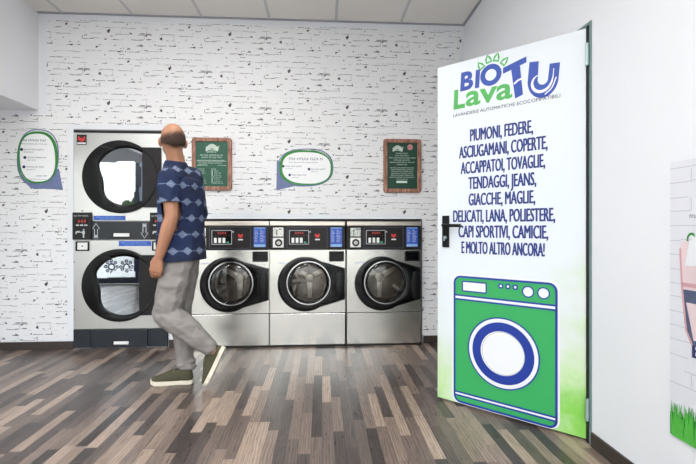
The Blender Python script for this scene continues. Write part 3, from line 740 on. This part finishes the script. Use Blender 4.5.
# ------------------------------------------------------------------ speech bubble signs
def bubble(name, label, c, hw, hh, sup, tail, items, head, wav):
    ctr = at(c[0], c[1], D); s = 1 / 110.
    t_ = thing(name, label, 'sign', (ctr.x, D - .002, ctr.z), 0, 'speech bubble wall signs')
    def loop(a, b, dx_=0, dz_=0, rot=0, n=72, e=sup):
        o_ = []
        for i in range(n):
            q = 2 * PI * i / n; x = a * math.copysign(abs(math.cos(q)) ** e, math.cos(q)); z = b * math.copysign(abs(math.sin(q)) ** e, math.sin(q))
            x += wav * x * z / b / 1.0 if False else 0
            o_.append((x * math.cos(rot) - z * math.sin(rot) + dx_, x * math.sin(rot) + z * math.cos(rot) + dz_))
        return o_
    a, b = hw * s, hh * s
    bm = NB(); plate(bm, loop(a * .95, b * .95), (), -.002, 0); obj('panel', bm, 'bubble_white', t_)
    bm = NB(); plate(bm, tail, (), -.0012, 0)
    rr = random.Random(3)
    ribbon(bm, loop(a * 1.0, b * 1.02, -.004 * wav, .004, .05 * wav), lambda u_: .009 + .012 * max(0, math.sin(2 * PI * u_ + 2.6 * wav)), -.0034, -.002)
    obj('tail', bm, 'bubble_blue', t_, label='blue sketched outline and tail')
    bm = NB(); ribbon(bm, loop(a * .93, b * .93, .002, .0, -.04 * wav), lambda u_: .012 + .014 * max(0, math.sin(2 * PI * u_ - (1.2 if wav > 0 else -1.0))), -.0042, -.003)
    ribbon(bm, loop(a * .975, b * .96, 0, 0, .03 * wav), .006, -.0046, -.0042); obj('green_outline', bm, 'bubble_green', t_)
    bm = NB()
    for h_ in head: scribble(bm, *h_, -.0026, rr)
    for x, z, L_ in items: scribble(bm, x + .022, x + .022 + L_, z - .006, .012, -.0026, rr); scribble(bm, x + .018, x + .02 + L_ * .5, z - .026, .008, -.0026, rr)
    obj('lettering', bm, 'text_grey', t_)
    bm = NB()
    for x, z, L_ in items: cyl(bm, x, z, .0135 if wav < 0 else .012, -.0028, -.002, 20)
    obj('bullets', bm, 'bubble_navy', t_)
q = lambda px, py, c: ((px - c[0]) / 110., (c[1] - py) / 110.)
cL = (38.0, 157.5); cM = (306, 167.8)
def itm(lst, c): return [(*q(px, py, c), L_) for px, py, L_ in lst]
bubble('speech_bubble_sign', 'tall oval green-and-blue speech bubble sign left of the dryers', cL, 18.6, 25.8, .80,
       [q(19, 165, cL), q(24, 180, cL), q(32, 187.5, cL), q(50, 187.8, cL), q(61.5, 189, cL), q(57.5, 168, cL), q(45, 175, cL)],
       itm([(23.2, 150, .17), (26.2, 157.7, .16), (25.3, 166.7, .16)], cL),
       [(*q(23, 142, cL)[:1], q(46, 142, cL)[0], q(0, 142, cL)[1], .018), (q(23, 0, cL)[0], q(47, 0, cL)[0], q(0, 145, cL)[1], .008), (q(37, 0, cL)[0], q(47, 0, cL)[0], q(0, 176, cL)[1], .012), (q(28, 0, cL)[0], q(47, 0, cL)[0], q(0, 179, cL)[1], .007)], -1)
bubble('speech_bubble_sign', 'wide oval green-and-blue speech bubble sign above the middle washer', cM, 27, 17.8, .78,
       [q(277, 160, cM), q(276.5, 190.5, cM), q(296, 186, cM), q(300, 180, cM), q(285, 165, cM)],
       itm([(283.3, 166.5, .15), (309, 169.2, .13), (289.8, 175.2, .13)], cM),
       [(q(289, 0, cM)[0], q(324, 0, cM)[0], q(0, 160.2, cM)[1], .022), (q(289, 0, cM)[0], q(318, 0, cM)[0], q(0, 163, cM)[1], .009)], 1)

# ------------------------------------------------------------------ printed door standing open
A = Vector((.722, 2.597, 0)); B2 = Vector((R - .0035, 2.034, 0)); dv = B2 - A; DL = dv.length; rz = math.atan2(dv.y, dv.x)
door = thing('door_leaf', 'open white door printed with a laundry logo, blue Italian text and a green washing machine', 'door', A, rz)
bm = NB(); box(bm, 0, DL, 0, .040, .012, 2.070, .002); pn = obj('panel', bm, 'door_print', door)
bm = NB(); box(bm, -.001, .004, .001, .039, .013, 2.069); obj('door_edge', bm, 'white_plastic', door)
y = -.0008
LN = ['PIUMONI, FEDERE,', 'ASCIUGAMANI, COPERTE,', 'ACCAPPATOI, TOVAGLIE,', 'TENDAGGI, JEANS,', 'GIACCHE, MAGLIE,', 'DELICATI, LANA, POLIESTERE,', 'CAPI SPORTIVI, CAMICIE,', 'E MOLTO ALTRO ANCORA!']
PS = [(.214, .567, 1.583), (.144, .640, 1.488), (.155, .628, 1.393), (.203, .583, 1.300), (.205, .578, 1.203), (.106, .677, 1.105), (.140, .643, 1.013), (.160, .626, .918)]
bm = NB()
for s_, (x0, x1, zb) in zip(LN, PS): [text(bm, s_, x0 + q_, x1 + q_, zb + q_ * .3, .070, y - abs(q_) * .02, 0.0) for q_ in (-.0024, 0, .0024)]
obj('lettering', bm, 'text_navy', door)
# logo
bm = NB()
text(bm, 'B', .150, .230, 1.897, .106, y, .04, .06); text(bm, 'I', .242, .268, 1.895, .102, y, .03, .06)
lathe(bm, [(.062, y), (.062, y + .0008), (.033, y + .0008), (.033, y)], .337, 1.949, 48)
plate(bm, [(.407, 1.938), (.534, 1.972), (.534, 2.004), (.500, 1.996), (.407, 1.972)], (), y, y + .0008)
plate(bm, [(.452, 1.952), (.500, 1.962), (.516, 1.80), (.474, 1.786)], (), y, y + .0008)
# U with an open hand cut out of it
U_ = [(.550, 1.968), (.598, 1.962)] + [(.618 - .026 * math.cos(a_), 1.862 - .030 * math.sin(a_)) for a_ in [PI * i / 14 for i in range(15)]] + [(.652, 1.935), (.702, 1.930)] + [(.618 + .078 * math.cos(a_), 1.862 - .100 * math.sin(a_)) for a_ in [PI * i / 24 for i in range(25)]]
plate(bm, U_, (), y, y + .0008)
obj('logo_blue_lettering', bm, 'logo_blue', door)
bm = NB()
ribbon(bm, curve([(.592, 1.888), (.572, 1.872), (.564, 1.845), (.574, 1.815), (.600, 1.798), (.632, 1.802), (.656, 1.826), (.668, 1.862), (.672, 1.905)]), lambda u_: .004 + .012 * math.sin(PI * min(1, u_ * 1.1)), y - .0008, y, False)
ribbon(bm, [(.468, 1.868), (.490, 1.884), (.520, 1.890)], .010, y - .0008, y, False)
ribbon(bm, curve([(.628, 1.778), (.662, 1.806), (.684, 1.858)]), .006, y - .0008, y, False)
obj('logo_hand', bm, 'print_white', door)
bm = NB()
text(bm, 'L', .107, .180, 1.795, .112, y, .04, .04); text(bm, 'ava', .184, .458, 1.797, .122, y, .022, .04)
obj('logo_green_lettering', bm, 'logo_green', door); bm = NB()
for cx, cz, an in ((.278, 2.014, 35), (.322, 2.040, 12), (.370, 2.038, -18), (.414, 2.006, -48)):
    an = math.radians(an); o_ = [(-.014, -.016), (.016, -.016), (.012, .006), (0, .026), (-.012, .006)]
    ribbon(bm, [(cx + px_ * math.cos(an) - pz_ * math.sin(an), cz + px_ * math.sin(an) + pz_ * math.cos(an)) for px_, pz_ in o_], .0115, y, y + .0008)
obj('logo_rays', bm, 'logo_green', door)
bm = NB(); text(bm, 'LAVANDERIE AUTOMATICHE ECOCOMPATIBILI', .104, .703, 1.744, .0185, y, .0, 0, .008); obj('tagline', bm, 'ink_black', door)
# washing machine artwork
x0, x1, zt, zb = .110, .689, .781, .019
bm = NB(); plate(bm, rrect(x0 - .012, x1 + .012, zb - .006, zt + .012, .05), (), y, y + .0008); obj('artwork_halo', bm, 'print_white', door)
bm = NB(); plate(bm, rrect(x0, x1, zb, zt, .042), (), y * 2, y); obj('artwork_body', bm, 'print_green', door)
y2 = y * 2; d_ = .0007
bm = NB()
ribbon(bm, rrect(x0 + .004, x1 - .004, zb + .004, zt - .005, .038), .012, y2 - d_, y2)
for z in (.664, .640, .080, .060): box(bm, x0, x1, y2 - d_, y2, z - .005, z + .005)
ribbon(bm, rrect(.165, .311, .692, .750, .004, 3), .008, y2 - 2 * d_, y2 - d_)
for x in (.395, .435, .475): ribbon(bm, rrect(x - .010, x + .010, .731, .752, .004, 3), .008, y2 - 2 * d_, y2 - d_)
for x in (.543, .622): ribbon(bm, circ(x, .723, .029, 32), .007, y2 - 2 * d_, y2 - d_)
cx, cz = .402, .361
ribbon(bm, circ(cx, cz, .199, 72), .008, y2 - 2 * d_, y2 - d_)
lathe(bm, [(.174, y2 - 2 * d_), (.174, y2 - d_), (.124, y2 - d_), (.124, y2 - 2 * d_)], cx, cz, 72)
obj('artwork_lines', bm, 'print_blue', door)
bm = NB()
for z in (.652, .070): box(bm, x0 + .002, x1 - .002, y2 - d_ * .8, y2, z - .008, z + .008)
plate(bm, rrect(.165, .311, .692, .750, .004, 3), (), y2 - d_, y2)
for x in (.395, .435, .475): plate(bm, rrect(x - .006, x + .006, .735, .748, .003, 3), (), y2 - d_, y2)
for x in (.543, .622): cyl(bm, x, .723, .027, y2 - d_, y2, 32)
cyl(bm, cx, cz, .197, y2 - d_, y2, 72); obj('artwork_white', bm, 'print_white', door)
bm = NB(); lathe(bm, [(.121, y2 - 2 * d_), (.121, y2 - 1.2 * d_), (.117, y2 - 1.2 * d_), (.117, y2 - 2 * d_)], cx + .004, cz, 72); obj('artwork_rim', bm, 'grey_line', door)
# handle
bm = NB(); box(bm, .034, .080, -.010, 0, .950, 1.145, .003); hp = obj('handle_plate', bm, 'black_plastic', door)
bm = NB(); tube(bm, [(.057, -.008, 1.085), (.057, -.045, 1.085)], .010, 12); tube(bm, [(.055, -.045, 1.085), (.075, -.05, 1.085), (.175, -.05, 1.083)], .010, 12); obj('lever', bm, 'black_plastic', hp, smooth=True)
bm = NB(); cyl(bm, .057, 1.01, .010, -.016, -.010, 20); box(bm, .055, .059, -.032, -.016, .99, 1.02, .001); obj('key', bm, 'hinge_metal', hp, label='brass-coloured key in the lock')
M['hinge_metal']
for z in (.17, 1.93):
    hp_ = Vector((R - .013, 2.010, 0)) - A; hx_ = hp_.dot(dv) / DL; hy_ = hp_.y * math.cos(rz) - hp_.x * math.sin(rz)
    bm = NB(); tube(bm, [(hx_, hy_, z - .055), (hx_, hy_, z + .055)], .0085, 12); obj('hinge', bm, 'hinge_metal', door)

# ------------------------------------------------------------------ poster on the right wall
def rw(y_): return -y_
PY0, PY1, PZ0, PZ1 = 1.52, .45, .292, 1.318
po = thing('wall_poster', 'printed poster of a laundry basket, white bricks and green grass on the right wall', 'poster', (R - .001, PY0, PZ0), -PI / 2)
PW, PH = PY0 - PY1, PZ1 - PZ0          # local x runs towards the camera
bm = NB(); box(bm, 0, PW, -.004, 0, 0, PH); sh = obj('sheet', bm, 'poster_white', po)
bm = NB(); rr = random.Random(8)
for i in range(22):
    z = .15 + i * .053; x = 0
    if z > PH - .01: break
    while x < PW:
        w_ = rr.uniform(.03, .14); z2 = z + rr.uniform(-.004, .004)
        if rr.random() > .25: box(bm, x, min(PW, x + w_), -.0046, -.004, z2 - .0015, z2 + .0018)
        x += w_
    for k in range(6):
        x = k * .18 + (i % 2) * .09
        if .01 < x < PW - .01 and rr.random() > .4: box(bm, x, x + .003, -.0046, -.004, z + .004, min(PH, z + .049))
obj('brick_print', bm, 'poster_line', sh)
zz = lambda py, Y: at(0, 0, 1).z * 0 + 0
def onposter(px, py):                  # photo point -> local poster coordinates
    a = (px - 348) / FPX; rx, ry = a * cT + sT, cT - a * sT; t_ = R / rx
    return (PY0 - ry * t_, CH + (HY - py) / FPX * t_ - PZ0)
P_ = onposter
# laundry basket with towels
bk = [P_(682, 249), P_(684, 290), P_(688, 330), P_(694, 345)]
x_ = bk[-1][0] + .32
bm = NB(); plate(bm, [bk[0], bk[1], bk[2], bk[3], (x_, bk[3][1]), (x_ + .06, bk[2][1]), (x_ + .1, bk[0][1])], (), -.0054, -.004); obj('basket_print', bm, 'poster_denim', sh)
bm = NB(); z1_, z2_ = bk[0][1], P_(684, 289)[1]
plate(bm, [(bk[0][0] - .004, z1_), (bk[0][0] + .008, z1_ + .03), (x_ + .08, z1_ + .03), (x_ + .1, z2_), (bk[1][0], z2_)], (), -.006, -.0054); plate(bm, [(bk[2][0], bk[2][1] + .1), (bk[2][0] + .03, bk[2][1] - .03), (x_, bk[2][1] - .03), (x_, bk[2][1] + .1)], (), -.006, -.0054); obj('towel_print', bm, 'poster_pink', sh)
bm = NB(); ribbon(bm, [(bk[0][0], z1_ + .002), (bk[1][0], z2_), (bk[2][0], bk[2][1]), (bk[3][0], bk[3][1])], .008, -.0066, -.006, False); box(bm, bk[1][0], x_ + .1, -.0066, -.006, z2_ + .01, z2_ + .025); obj('basket_rim_print', bm, 'poster_rose', sh)
bm = NB(); plate(bm, [(bk[0][0] + .02, z1_ - .06), (bk[0][0] + .04, z1_ + .03), (bk[0][0] + .12, z1_ + .07), (bk[0][0] + .2, z1_ + .02), (bk[0][0] + .18, z1_ - .05)], (), -.0072, -.0066); obj('shirt_print', bm, 'print_white', sh)
bm = NB(); g0 = P_(688, 248); text(bm, 'CO', g0[0], g0[0] + .075, g0[1] + .004, .052, -.0046, .02); obj('green_lettering', bm, 'bubble_green', sh)
g0 = P_(691, 218); bm = NB(); scribble(bm, g0[0], g0[0] + .3, g0[1], .012, -.0046, rr); obj('small_lettering', bm, 'text_grey', sh)
bm = NB(); g0 = P_(693.5, 357); text(bm, 'E', g0[0], g0[0] + .04, g0[1], .05, -.0046, .02); obj('purple_lettering', bm, 'bubble_navy', sh)
bm = NB(); box(bm, 0, PW, -.0046, -.004, 0, .085); obj('grass_ground_print', bm, 'grass_print_dark', sh)
for nm, n_, mt, yy, hh in (('grass_print', 420, 'grass_print_dark', -.0055, .125), ('grass_print', 420, 'grass_print', -.0068, .118)):
    bm = NB()
    for _ in range(n_):
        x = rr.uniform(.012, PW - .012); h_ = hh * rr.uniform(.6, 1.15); l_ = rr.uniform(-.02, .02); l_ = max(-x, min(PW - x, l_)); w_ = rr.uniform(.003, .006)
        plate(bm, [(x - w_, .0), (x + w_, .0), (x + w_ * .6 + l_ * .4, h_ * .6), (x + l_, h_), (x - w_ * .6 + l_ * .4, h_ * .6)], (), yy - .0003 - .0009 * (_ / n_), yy)
    obj(nm, bm, mt, sh)

# ------------------------------------------------------------------ the walking man
person = thing('person', 'man in navy patterned short-sleeved shirt and grey trousers walking left past the machines', 'person', (at(180, 0, 2.93).x, 2.93, 0))
PO = Vector(person.location)
def J(px, py, Y): return at(px, py, Y) - PO
fw = math.radians(57); F_ = Vector((-math.sin(fw), math.cos(fw), 0)); RT = Vector((F_.y, -F_.x, 0)); yawT = math.atan2(RT.y, RT.x)
pel = J(181, 250, 2.94); ch = J(181.5, 188, 2.95); nk = J(176, 163, 2.95); hd = J(172.8, 141, 2.94)
shL = J(168.5, 177, 2.81); shR = J(193, 176, 3.08); elL = J(172, 216, 2.76); wrL = J(159.5, 256, 2.76); elR = J(198.5, 217, 3.10); wrR = J(193, 256, 3.02)
hipR = J(185, 256, 3.0); knR = J(181, 314, 3.0); anR = J(186.5, 369, 2.985)
hipL = J(179, 256, 2.89); knL = J(167, 313, 2.83); anL = J(213, 350, 2.86)
hy = math.radians(24); HF = Vector((-math.sin(hy), math.cos(hy), 0)); HR = Vector((HF.y, -HF.x, 0)); yawH = math.atan2(HR.y, HR.x)
UP = Vector((0, 0, 1))
def H(r_, f_, u_): return hd + HR * r_ + HF * f_ + UP * u_
bm = NB()
# head (face is built although it looks away)
hull(bm, ell(H(0, -.012, .012), (.078, .095, .104), yawH, 3)); hull(bm, ell(H(0, .028, -.03), (.060, .062, .068), yawH), ell(H(0, .052, -.082), (.036, .034, .028), yawH), ell(H(0, -.01, -.05), (.06, .055, .04), yawH))
hull(bm, ell(H(0, .088, .012), (.010, .010, .012)), ell(H(0, .108, -.022), (.014, .014, .011)))          # nose
for s in (-1, 1):
    hull(bm, ell(H(s * .030, .072, .036), (.020, .012, .008), yawH)); hull(bm, ell(H(s * .044, .052, -.012), (.022, .02, .02)))
    hull(bm, ell(H(s * .084, -.012, -.014), (.009, .019, .028), yawH + s * .35), ell(H(s * .079, -.006, -.034), (.008, .012, .016), yawH))    # ears
hull(bm, ell(H(0, .083, -.052), (.024, .010, .006), yawH)); hull(bm, ell(H(0, .080, -.063), (.021, .010, .006), yawH))
limb(bm, [(H(0, -.022, -.05), .056), (nk + UP * .01, .061), (nk - UP * .05, .072)])
# torso core
hull(bm, ell(ch + UP * .05, (.135, .08, .07), yawT), ell(ch - UP * .06, (.135, .085, .1), yawT)); hull(bm, ell(ch - UP * .06, (.13, .08, .1), yawT), ell(pel, (.13, .09, .1), yawT - .2))
for sh_, el, wr in ((shL, elL, wrL), (shR, elR, wrR)):
    limb(bm, [(ch + UP * .06, .05), (sh_ - UP * .012, .046), (sh_ * .45 + el * .55, .05), (el, .042), (el * .72 + wr * .28, .047), (el * .3 + wr * .7, .037), (wr, .030)])
limb(bm, [(hipR, .085), (knR, .055), (anR, .035)]); limb(bm, [(hipL, .085), (knL, .055), (anL, .035)])
# hands
def hand(wr, el, out, side):
    d_ = (wr - el).normalized(); d_ = (d_ + Vector((-.05, 0, -.35))).normalized(); n_ = (out - d_ * out.dot(d_)).normalized()   # n_: back of the hand
    w_ = d_.cross(n_).normalized() * side                                                                              # towards the thumb
    k = lambda a_, b_, c_: wr + (d_ * a_ + w_ * b_ + n_ * c_) * 1.12
    hull(bm, ell(k(.012, 0, 0), .024), ell(k(.045, .024, 0), .018), ell(k(.045, -.02, 0), .018), ell(k(.088, .028, -.002), .0145), ell(k(.084, -.03, -.004), .0135))
    for off_, L_, cu in ((.031, .072, .5), (.011, .080, .62), (-.010, .075, .72), (-.030, .060, .8)):
        p0 = k(.080, off_ * .9, 0); q0 = p0 + (d_ * math.cos(cu * .5) - n_ * math.sin(cu * .5)) * L_ * .45
        q1 = q0 + (d_ * math.cos(cu * 1.3) - n_ * math.sin(cu * 1.3)) * L_ * .32; q2 = q1 + (d_ * math.cos(cu * 1.9) - n_ * math.sin(cu * 1.9)) * L_ * .24
        limb(bm, [(p0, .0105), (q0, .0092), (q1, .0084), (q2, .0072)])
    t0 = k(.022, .026, -.006); t1 = k(.052, .048, -.018); t2 = k(.078, .050, -.03); limb(bm, [(t0, .015), (t1, .0115), (t2, .009)])
hand(wrL, elL, Vector((-.25, -1, 0)), 1); hand(wrR, elR, Vector((.25, 1, 0)), -1)
body = obj('body', fuse(bm, .0042, 5), 'skin', person, smooth='all')
for s in (-1, 1):
    b = NB(); b2 = bmesh.new(); bmesh.ops.create_uvsphere(b2, u_segments=12, v_segments=8, radius=.0105); merge(b, b2, 0, Matrix.Translation(H(s * .031, .078, .02))); obj('eye', b, 'eye', person, smooth='all')
# hair: short fringe from ear to ear, thinning out to a bald crown
t = NT('hair_short'); v, c = t.coords()
at_ = t.node('ShaderNodeAttribute', attribute_name='edge')
nz = t.noise(v, 600, 2)
t.base(t.mix(t.noise(v, 50, 3), lin(40, 28, 23), lin(78, 56, 44))); t.b.inputs['Roughness'].default_value = .85
t.set(t.b, 'Alpha', t.math('LESS_THAN', t.math('MULTIPLY_ADD', nz, 1.7, -.35), at_.outputs['Fac'])); M['hair_short'] = t.m
b2 = bmesh.new(); bmesh.ops.create_uvsphere(b2, u_segments=96, v_segments=64, radius=1); EL = b2.verts.layers.float.new('edge')
for v_ in b2.verts:
    x, f_, z = v_.co; n_ = .10 * noise.noise(Vector((x * 4, f_ * 4, z * 4)))
    top = (.66 if f_ < -.3 else .66 - .6 * (f_ + .3)) + n_ + .10 * x; bot = -.80 + .25 * abs(x) + n_ * .4
    e_ = min((top - z) / .8, (z - bot) / .28, (.30 - f_ - .4 * abs(z)) / .3); e_ -= .22 * max(0, -x); v_[EL] = max(0, min(1, e_)); v_.tag = e_ > 0
bmesh.ops.delete(b2, geom=[f_ for f_ in b2.faces if not any(v_.tag for v_ in f_.verts)], context='FACES')
bmesh.ops.delete(b2, geom=[v_ for v_ in b2.verts if not v_.link_faces], context='VERTS')
for v_ in b2.verts:
    c_ = v_.co.copy(); k = 1.004 + .030 * v_[EL] + .008 * noise.noise(c_ * 30)
    v_.co = H(c_.x * .0795 * k, -.012 + c_.y * .0965 * k, .012 + c_.z * .1055 * k)
obj('hair', b2, 'hair_short', person, smooth='all', label='short brown hair around a bald crown')
bm = NB(); hull(bm, ell(H(0, .050, -.080), (.042, .038, .030), yawH)); 
for s in (-1, 1): hull(bm, ell(H(s * .052, .012, -.050), (.014, .02, .022), yawH), ell(H(s * .036, .046, -.072), (.016, .02, .02), yawH))
obj('beard', fuse(bm, .005, 4), 'beard', person, smooth='all')
# shirt
def wr_fold(amp, sc, zs=1.):
    def f_(co, n_):
        q_ = Vector((co.x * sc, co.y * sc, co.z * sc * zs)); return co + n_ * (amp * (noise.noise(q_) + .5 * noise.noise(q_ * 2.3)))
    return f_
bm = NB()
hull(bm, ell(nk + Vector((.0, 0, -.018)), (.074, .072, .022), yawT), ell(ch + UP * .068 - RT * .095, (.07, .08, .05), yawT), ell(ch + UP * .068 + RT * .095, (.07, .08, .05), yawT), ell(ch - UP * .02, (.175, .118, .06), yawT))
hull(bm, ell(ch + UP * .02, (.178, .120, .07), yawT), ell(ch - UP * .16, (.165, .13, .08), yawT)); hull(bm, ell(ch - UP * .16, (.165, .13, .08), yawT), ell(pel + UP * .03, (.165, .145, .06), yawT - .2)); hull(bm, ell(pel + UP * .03, (.165, .145, .06), yawT - .2), ell(pel - UP * .10, (.178, .168, .06), yawT - .3))
for sh_, el in ((shL, elL), (shR, elR)):
    a_ = sh_ * .28 + el * .72; limb(bm, [(ch + UP * .05 + (sh_ - ch) * .4, .068), (sh_ - UP * .004, .066), (a_, .070), (a_ + (el - sh_) * .2, .070)])
me = fuse(bm, .006, 4, wr_fold(.008, 9, .8))
me = cut(me, pel - UP * .070 + Vector((0, 0, 0)), Vector((.05, 0, -1)))
# sleeve hems: trim each sleeve square to the arm
b = bmesh.new(); b.from_mesh(me)
for sh_, el in ((shL, elL), (shR, elR)):
    ax = (el - sh_).normalized(); pl_ = sh_ + ax * ((el - sh_).length * .70)
    near = [v_ for v_ in b.verts if (v_.co - (sh_ + ax * (v_.co - sh_).dot(ax))).length < .088 and (v_.co - pl_).dot(ax) > 0 and (v_.co - pl_).dot(ax) < .16 and (v_.co - ch).dot(RT) * (1 if sh_ is shR else -1) > (.17 if sh_ is shR else .11) and not ((v_.co - ch).dot(F_) < -.02 and sh_ is shR)]
    bmesh.ops.delete(b, geom=near, context='VERTS')
b.to_mesh(me); b.free()
shirt = obj('shirt', me, 'shirt_print', person, smooth='all', label='navy short-sleeved shirt with rows of pale diamond motifs')
m_ = shirt.modifiers.new('thickness', 'SOLIDIFY'); m_.thickness = .003; m_.offset = -1
bm = NB(); cr = [(nk + Vector((math.cos(a_) * .066, math.sin(a_) * .066, -.012 + .008 * math.sin(a_ - yawT)))) for a_ in [2 * PI * i / 28 for i in range(29)]]
for k in range(28):
    hull(bm, ell(cr[k] + UP * .012, (.006, .006, .012), 0, 1), ell(cr[k + 1] + UP * .012, (.006, .006, .012), 0, 1), ell(cr[k] * 1.0 - UP * .02 + (cr[k] - nk) * .18, .006, 0, 1), ell(cr[k + 1] - UP * .02 + (cr[k + 1] - nk) * .18, .006, 0, 1))
obj('collar', fuse(bm, .004, 2), 'shirt_print', shirt, smooth='all')
# trousers
bm = NB(); lw = math.radians(70)
hull(bm, ell(pel - UP * .01, (.13, .095, .05), yawT), ell(hipR, (.105, .11, .09), lw), ell(hipL, (.105, .11, .09), lw))
def leg(hip, kn, an, r0, r1, r2):
    hull(bm, ell(hip - UP * .04, (.10, .095, .08), 0), ell(hip * .5 + kn * .5, r0)); hull(bm, ell(hip * .5 + kn * .5, r0), ell(kn, r1)); m1 = kn * .5 + an * .5
    hull(bm, ell(kn, r1), ell(m1, r1 * .93)); hull(bm, ell(m1, r1 * .93), ell(an + (kn - an) * .12, r2))
leg(hipR, knR, anR, .092, .074, .058); leg(hipL, knL, anL, .102, .088, .060)
for i, (o1, rr_) in enumerate([(.05, .062), (.10, .067), (.16, .065)]): hull(bm, ell(anR + (knR - anR) * o1 + Vector((.006 * (-1) ** i, 0, 0)), (rr_, rr_ * .95, .022)))
def tf(co, n_):
    q_ = Vector((co.x * 10, co.y * 10, co.z * 14)); a_ = .011 + .012 * max(0, .35 - co.z) / .35
    return co + n_ * (a_ * noise.noise(q_) + .005 * noise.noise(q_ * 2.4))
me = fuse(bm, .006, 3, tf); obj('trousers', me, 'trousers', person, smooth='all')
# shoes
def shoe(mat):
    so = [(-.128, .0), (-.12, .030), (-.09, .039), (-.03, .034), (.03, .040), (.08, .049), (.125, .046), (.152, .026), (.160, .0), (.152, -.024), (.125, -.042), (.08, -.045), (.03, -.036), (-.03, -.033), (-.09, -.038), (-.12, -.028)]
    def tr(b_): 
        for v_ in b_.verts: v_.co = mat @ v_.co
        return b_
    b_ = NB(); plate(b_, so, (), -.028, 0, .004)
    for v_ in b_.verts: x_, y_, z_ = v_.co; v_.co = Vector((x_, z_, y_ + .028 + (.012 * max(0, (x_ - .09) / .07) ** 2)))
    sole = b_
    u_ = NB()
    hull(u_, ell(Vector((.115, .001, .036)), (.040, .040, .022)), ell(Vector((.055, .001, .045)), (.05, .042, .032)))
    hull(u_, ell(Vector((.055, .001, .045)), (.05, .042, .032)), ell(Vector((.0, 0, .065)), (.045, .036, .038)), ell(Vector((-.02, 0, .034)), (.05, .034, .02)))
    hull(u_, ell(Vector((.0, 0, .065)), (.045, .036, .038)), ell(Vector((-.075, 0, .075)), (.044, .034, .034)), ell(Vector((-.085, 0, .036)), (.04, .036, .022)))
    ume = fuse(u_, .0045, 4); ume = cut(ume, Vector((0, 0, .022)), Vector((0, 0, -1)))
    for v_ in ume.vertices: v_.co = mat @ v_.co
    sh_ = obj('shoe', ume, 'shoe_olive', person, smooth='all')
    obj('sole', tr(sole), 'shoe_sole', sh_)
    l_ = NB()
    for i in range(5):
        x_ = .078 - i * .019; z_ = .071 + i * .0075; tube(l_, [(x_, -.026, z_ - .014), (x_, -.012, z_ - .001), (x_, .012, z_ - .001), (x_, .026, z_ - .014)], .0028, 6)
    obj('laces', tr(l_), 'lace', sh_)
toe, heel = J(150.5, 385, 2.95), J(194, 385, 2.97)
def frame(o_, xd, up):
    xd = xd.normalized(); zd = (up - xd * up.dot(xd)).normalized(); yd = zd.cross(xd); return Matrix.Translation(o_) @ Matrix((xd, yd, zd)).transposed().to_4x4()
xd = Vector((-1, -.06, 0)); o_ = (toe + heel) / 2; o_.z = 0; o_ = o_ - xd.normalized() * .016; shoe(frame(o_, xd, UP))
tl, hl = J(210.5, 387, 2.87), J(227, 351, 2.87); xd = (tl - hl); mid = (tl + hl) / 2; up_ = Vector((-.917, 0, .4)); F2 = frame(mid - xd.normalized() * .016, xd, up_); 
F2 = Matrix.Translation(Vector((-.012, 0, .012))) @ F2; shoe(F2)

# ------------------------------------------------------------------ light, camera
sl = bpy.data.lights.new('sun', 'SUN'); sl.energy = 3.2; sl.angle = .02; sl.color = (1, .97, .92)
so_ = bpy.data.objects.new('sun', sl); COL.objects.link(so_); so_.rotation_euler = Vector((.15, -1, -1.25)).to_track_quat('-Z', 'Y').to_euler(); so_.location = (0, 6, 8)
wd = bpy.data.worlds.new('sky'); scn.world = wd; wd.use_nodes = True; nt = wd.node_tree
sk = nt.nodes.new('ShaderNodeTexSky'); sk.sky_type = 'NISHITA'; sk.sun_disc = False; sk.sun_elevation = math.radians(50); sk.sun_rotation = math.radians(200); sk.dust_density = 4; sk.air_density = 1.0
bg = nt.nodes['Background']; bg.inputs[1].default_value = .6
hs = nt.nodes.new('ShaderNodeHueSaturation'); hs.inputs['Saturation'].default_value = .45
nt.links.new(sk.outputs[0], hs.inputs['Color']); nt.links.new(hs.outputs[0], bg.inputs[0])
cam = bpy.data.cameras.new('camera'); cam.lens = FPX * 36 / 696; cam.sensor_width = 36; cam.shift_y = (HY - 232) / 696; cam.clip_start = .05
co = bpy.data.objects.new('camera', cam); COL.objects.link(co); co.location = (0, 0, CH); co.rotation_euler = (PI / 2, 0, -TH); scn.camera = co
scn.view_settings.view_transform = 'Standard'; scn.view_settings.look = 'None'; scn.view_settings.exposure = .24; scn.view_settings.gamma = 1; scn.view_settings.use_curve_mapping = False
